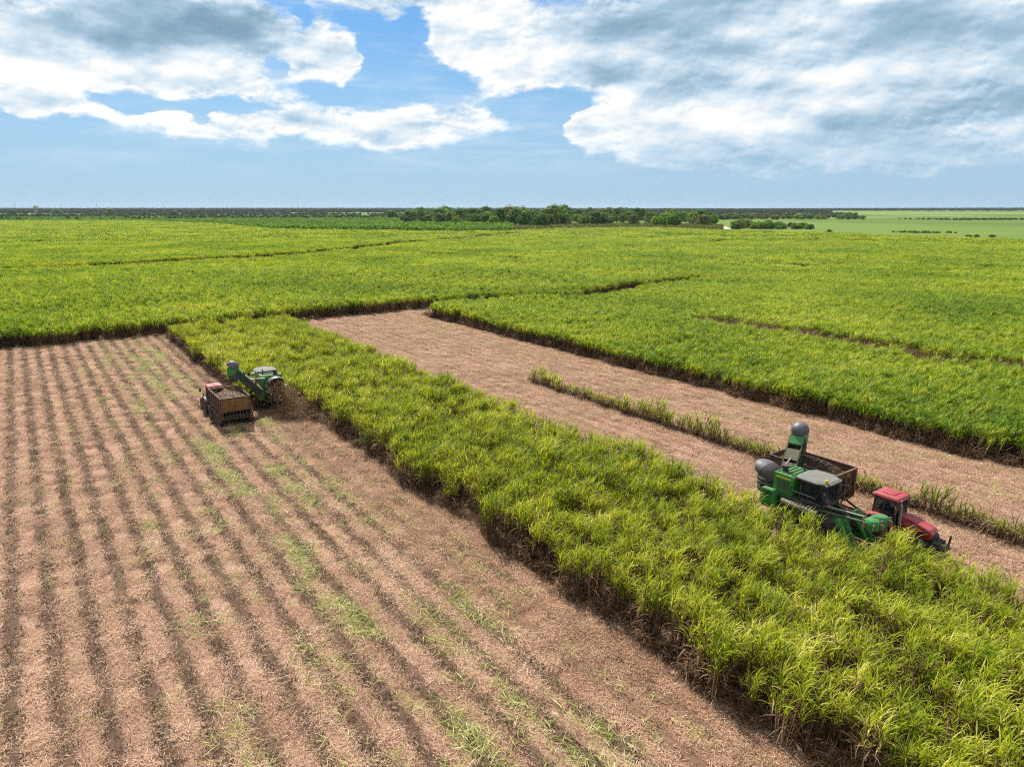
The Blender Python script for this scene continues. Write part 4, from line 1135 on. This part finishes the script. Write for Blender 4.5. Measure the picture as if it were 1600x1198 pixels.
# ------------------------------------------------------------------ the country beyond the cane
def crown_mesh(seed, rx, rz, clumps, leaves, ls, mat):
    r = random.Random(seed); V, F = [], []
    for c in range(clumps):
        a = r.uniform(0, 6.283); h = r.uniform(-.75, 1.0); q = math.sqrt(max(0, 1 - h * h)) * r.uniform(.35, 1.0)
        cx, cy_, cz = rx * q * math.cos(a), rx * q * math.sin(a), rz * h * r.uniform(.7, 1.05)
        cr = r.uniform(.22, .42) * rx
        for l in range(leaves):
            n = Vector((r.gauss(0, 1), r.gauss(0, 1), r.gauss(.35, 1))).normalized()
            p = Vector((cx, cy_, cz)) + n * cr * r.uniform(.6, 1.05)
            u = n.orthogonal().normalized(); w = n.cross(u); th = r.uniform(0, 6.283)
            u, w = u * math.cos(th) + w * math.sin(th), w * math.cos(th) - u * math.sin(th)
            k = ls * r.uniform(.6, 1.3); o = len(V)
            V += [tuple(p + u * k), tuple(p + w * k * .55 + n * k * .15), tuple(p - u * k), tuple(p - w * k * .55 + n * k * .15)]
            F.append((o, o + 1, o + 2, o + 3))
    return pymesh('crown', V, F, [mat])


def trunk_mesh(seed, h, r0):
    r = random.Random(seed); b = MB(); top = Vector((r.uniform(-.2, .2), r.uniform(-.2, .2), h))
    b.tube((0, 0, -.3), top, r0, r0 * .5, 8)
    for k in range(5):
        a = k * 1.26 + r.random(); b.tube(top * r.uniform(.6, .95), top + Vector((math.cos(a) * h * .55, math.sin(a) * h * .55, h * r.uniform(.3, .7))), r0 * .38, r0 * .12, 6)
    me = bpy.data.meshes.new('trunk'); b.bm.to_mesh(me); b.bm.free(); me.materials.append(M['bark']); return me


TREES = {}
for kind, mat in (('dark', M['tree']), ('green', M['shrub']), ('olive', M['shrub_olive'])):
    TREES[kind] = [(trunk_mesh(800 + i, 2.6, .22), crown_mesh(820 + i + len(kind), 3.4, 2.9, 46, 15, .50, mat)) for i in range(4)]


def tree(u, v, hpx, kind, label, group=None, wide=1.0, name='tree'):
    """(u, v) is where the foot meets the ground in the photograph, hpx its height there"""
    p = ground_pt(u, v); d = p.length
    zg = -1.6 * min(1, max(0, (d - 620) / 300))
    h = hpx * 1.18 * d / F_PX; k = h / 7.4
    o = empty(name, (p.x, p.y, zg), random.uniform(0, 6.28)); o.scale = (k * wide, k * wide, k)
    tr, cr = random.choice(TREES[kind])
    a = bpy.data.objects.new('trunk', tr); C.objects.link(a); a.parent = o
    b = bpy.data.objects.new('crown', cr); C.objects.link(b); b.parent = o; b.location = (0, 0, 3.5 if name == 'tree' else 2.3)
    cat = 'tree' if name == 'tree' else 'bush'
    return tag(o, label, cat, group)


# trees one can pick out, by group
G1 = 'trees in the clump behind the middle of the cane plain'
for k in range(60):
    u = random.uniform(640, 885); v = random.uniform(343, 352) + (5 if 780 < u < 860 else 0)
    tree(u, v, random.uniform(12, 20) + (5 if u > 780 else 0), random.choice(['dark', 'dark', 'green', 'olive']), 'rounded tree in the wooded clump beyond the middle of the cane', G1, random.uniform(.9, 1.35))
for k in range(12):
    u = random.uniform(800, 850); tree(u, random.uniform(350, 356), random.uniform(17, 25), random.choice(['dark', 'green']), 'tall tree at the near end of the wooded clump, highest above the cane', 'tall trees at the near end of the wooded clump', 1.1)
G2 = 'trees in the belt left of the dirt track'
for k in range(90):
    u = random.uniform(865, 1118); tree(u, random.uniform(342, 352) + (u > 1000) * 2, random.uniform(10, 19), random.choice(['dark', 'dark', 'green', 'olive']), 'tree in the dense dark belt left of the pale dirt track', G2, random.uniform(.9, 1.4))
G3 = 'bushes in the low hedge right of the dirt track'
for k in range(64):
    u = random.uniform(1146, 1268); tree(u, 355.5 + random.uniform(-2, 2), random.uniform(6, 15) * (1 - (u - 1146) / 260), random.choice(['dark', 'green', 'olive']), 'rounded bush in the low hedge right of the pale dirt track', G3, 1.4, 'bush')
G4 = 'trees in the far row on the right plain'
for k in range(90):
    u = random.uniform(1110, 1355); tree(u, 341.5 + random.uniform(-1, 1), random.uniform(2.5, 7), random.choice(['dark', 'olive', 'green']), 'small tree in the long thin row beyond the hedge on the right', G4, 1.6)
for (u, v, h, lab) in ((20, 337, 7, 'dark round tree in the scrub at the extreme left edge'), (89, 336, 8, 'dark round tree standing in the scrub right of the distant tower'), (173, 336, 8, 'lone dark round tree in the middle of the left scrub'),
                       (272, 337, 7, 'dark tree in the scrub above the highest rise of the cane'), (300, 336, 6, 'small dark tree in the scrub next to the cane rise'), (197, 343, 7, 'slim dark tree at the near edge of the left scrub'), (427, 337, 6, 'dark tree in bright scrub left of the tall thin mast'), (612, 342, 13, 'broad dark tree at the left end of the wooded clump'), (651, 343, 12, 'dark round tree second from the left end of the wooded clump'), (667, 340, 11, 'dark tree third from the left end of the wooded clump')):
    tree(u, v, h, 'dark', lab, None, 1.5)
tree(1295, 365, 6, 'dark', 'single round bush alone in the pale field right of the hedge', None, 1.5, 'bush')
for (u, lab) in ((1513, 'leftmost small bush at the far cane edge on the right'), (1526, 'second small bush at the far cane edge on the right'), (1550, 'flat wide bush at the far cane edge on the right')):
    tree(u, 371, 4, 'dark', lab, None, 1.8, 'bush')

# scrub between them
COL_SHRUB = lib_coll('shrub', [crown_mesh(900 + i, 2.3, 1.6, 16, 9, .55, M['shrub']) for i in range(5)])
COL_OLIVE = lib_coll('shrub_olive', [crown_mesh(920 + i, 2.3, 1.6, 16, 9, .55, M['shrub_olive']) for i in range(4)])
COL_WOOD = lib_coll('wood', [crown_mesh(940 + i, 7, 5.5, 14, 9, 2.2, M['tree_far']) for i in range(4)])


def belt(name, n, u0, u1, d0, d1, coll, nv, label, cat, s0, s1, z, keep=None, sink=0):
    u = rng.uniform(u0, u1, n); d = np.exp(rng.uniform(np.log(d0), np.log(d1), n)) if sink == 0 else rng.uniform(d0, d1, n)
    az = np.arctan((u - 800) / F_PX / 1.032)
    x, y = np.sin(az) * d, np.cos(az) * d
    k = ~before_far_edge(x, y)
    if keep is not None: k &= keep(u, d, x, y)
    x, y, d = x[k], y[k], d[k]
    zg = -1.6 * np.clip((d - 620) / 300, 0, 1) + np.clip((d - 2600) / 9000, 0, 1) * 26 * (vnoise(x, y, 2600, 8) * .7 + .45)
    return scatter_xy(name, x, y, zg + z, coll, nv, label, cat, tilt=.15, s0=s0, s1=s1)


belt('scrub', 22000, -60, 800, 545, 1900, COL_SHRUB, 5, 'bright green scrub belt beyond the left cane, seen as one mass', 'scrub', .9, 2.0, 1.2)
belt('scrub', 3600, 560, 900, 540, 760, COL_OLIVE, 4, 'olive brown scrub at the foot of the wooded clump', 'scrub', .7, 1.5, .9)
belt('scrub', 2600, 870, 1130, 600, 900, COL_OLIVE, 4, 'olive undergrowth in the tree belt left of the dirt track', 'scrub', .6, 1.3, .8)
belt('far_woodland', 15000, -60, 1660, 3300, 8600, COL_WOOD, 4, 'dark bluish line of woodland along the whole horizon', 'woodland', .9, 1.5, 5, keep=lambda u, d, x, y: (vnoise(x, y, 700, 95) > .22) & ((u < 1300) | (d > 5200)))
belt('far_woodland', 7000, -60, 1340, 1350, 3300, COL_WOOD, 4, 'broken lines of trees between the scrub and the horizon', 'woodland', .35, .75, 2.5, keep=lambda u, d, x, y: vnoise(x, y, 260, 96) > .45)


belt('scrub', 700, 1385, 1500, 640, 700, COL_SHRUB, 5, 'thin dark hedge line across the pale fields on the right', 'scrub', .25, .8, .3, keep=lambda u, d, x, y: (np.abs(d - 660 - (vnoise(u, u * 0, 30, 98) - .5) * 26) < 5) & (rng.random(len(u)) < 1 - np.abs(u - 1435) / 75))
belt('far_woodland', 1300, 1400, 1660, 1500, 1900, COL_WOOD, 4, 'dark strip of trees across the far fields at the right edge', 'woodland', .15, .36, .6, keep=lambda u, d, x, y: (np.abs(d - 1660 - (vnoise(u, u * 0, 60, 99) - .5) * 160) < 60) & (rng.random(len(u)) < np.clip((u - 1400) / 120, 0, 1)))
# dirt track glimpse
def dirt_track():
    pts = [(1122, 353.5), (1131, 353.2), (1138, 356), (1143, 358.6), (1128, 358.8), (1124, 356)]
    V = [tuple(ground_pt(u, v, 0.0)) for u, v in pts]
    V = [(x, y, .35) for x, y, z in V]; n = len(V)
    V += [(x, y, -1.2) for x, y, z in V]
    F = [tuple(range(n))] + [(i, i + n, (i + 1) % n + n, (i + 1) % n) for i in range(n)]
    m, N, b = material('pale_dirt'); g = N.node('ShaderNodeNewGeometry')
    N.put(b.inputs['Base Color'], N.mix(N.noise(g.outputs['Position'], .15, 4), (.50, .33, .24), (.66, .48, .37))); b.inputs['Roughness'].default_value = .95
    me = pymesh('dirt_track', V, F, [m]); o = bpy.data.objects.new('dirt_track', me); C.objects.link(o)
    tag(o, 'pale dirt track showing in the gap of the tree belt', 'track', kind='structure')


dirt_track()


# masts and a tower on the horizon
def mast(u, v, hpx, d, label, w=.5, arms=True):
    az = math.atan((u - 800) / F_PX / 1.032); x, y = math.sin(az) * d, math.cos(az) * d
    h = hpx * d / F_PX
    o = empty('lattice_mast', (x, y, 0)); tag(o, label, 'mast')
    b = MB()
    for sx, sy in ((-1, -1), (1, -1), (1, 1), (-1, 1)): b.tube((sx * w, sy * w, 0), (sx * w * .25, sy * w * .25, h), w * .3, w * .18, 5)
    n = 8
    for k in range(n):
        f0, f1 = k / n, (k + 1) / n; a0, a1 = w * (1 - .75 * f0), w * (1 - .75 * f1)
        b.tube((-a0, -a0, h * f0), (a1, -a1, h * f1), w * .12, n=4); b.tube((a0, a0, h * f0), (-a1, a1, h * f1), w * .12, n=4)
    b.build('lattice', M['mast'], o)
    if arms:
        c = MB(); c.box((0, 0, h * .82), (w * 7, w * .5, w * .5)); c.box((0, 0, h * .93), (w * 5, w * .5, w * .5)); c.build('cross_arm', M['mast'], o)


mast(465, 318, 26, 2300, 'tallest thin mast on the horizon left of centre', .45, False)
for (u, lab) in ((24, 'thin pylon on the horizon at the far left edge'), (98, 'thin pylon on the horizon right of the grey tower'), (152, 'thin pylon on the horizon between tower and lone tree'), (257, 'thin pylon on the horizon above the highest cane rise'), (623, 'short pylon on the dark horizon left of the wooded clump'), (712, 'short pylon on the dark horizon above the wooded clump')):
    mast(u, 320, 15, 2600, lab, .45)
az = math.atan((56 - 800) / F_PX / 1.032); dt = 3000
tw = empty('water_tower', (math.sin(az) * dt, math.cos(az) * dt, 0)); tag(tw, 'grey tower block on legs, rising above the horizon on the left', 'tower')
b = MB(); b.box((0, 0, 24), (11, 9, 9), bevel=.6); b.build('tank', M['wall_far'], tw)
for sx, sy in ((-4, -3), (4, -3), (4, 3), (-4, 3)): MB().tube((sx, sy, 0), (sx, sy, 20), .7, n=8).build('leg', M['wall_far'], tw)
b = MB()
for z_ in (7, 14): b.box((0, -3, z_), (8, .5, .5)); b.box((0, 3, z_), (8, .5, .5))
b.build('brace', M['wall_far'], tw)


# ------------------------------------------------------------------ the air between: one even, thin haze
def haze():
    b = MB(); b.box((0, 0, 34), (19000, 19000, 76))
    m = bpy.data.materials.new('haze_air'); m.use_nodes = True; t = m.node_tree
    t.nodes.remove(t.nodes['Principled BSDF'])
    v = t.nodes.new('ShaderNodeVolumePrincipled')
    v.inputs['Color'].default_value = (.80, .90, 1.0, 1); v.inputs['Density'].default_value = HAZE; v.inputs['Anisotropy'].default_value = .2
    t.links.new(v.outputs[0], t.nodes['Material Output'].inputs['Volume'])
    o = b.build('haze', m); o.rotation_euler = (0, 0, HEAD_OUT)
    tag(o, 'thin bluish haze over the whole plain', 'haze', kind='stuff')


HAZE = 2.4e-5
haze()
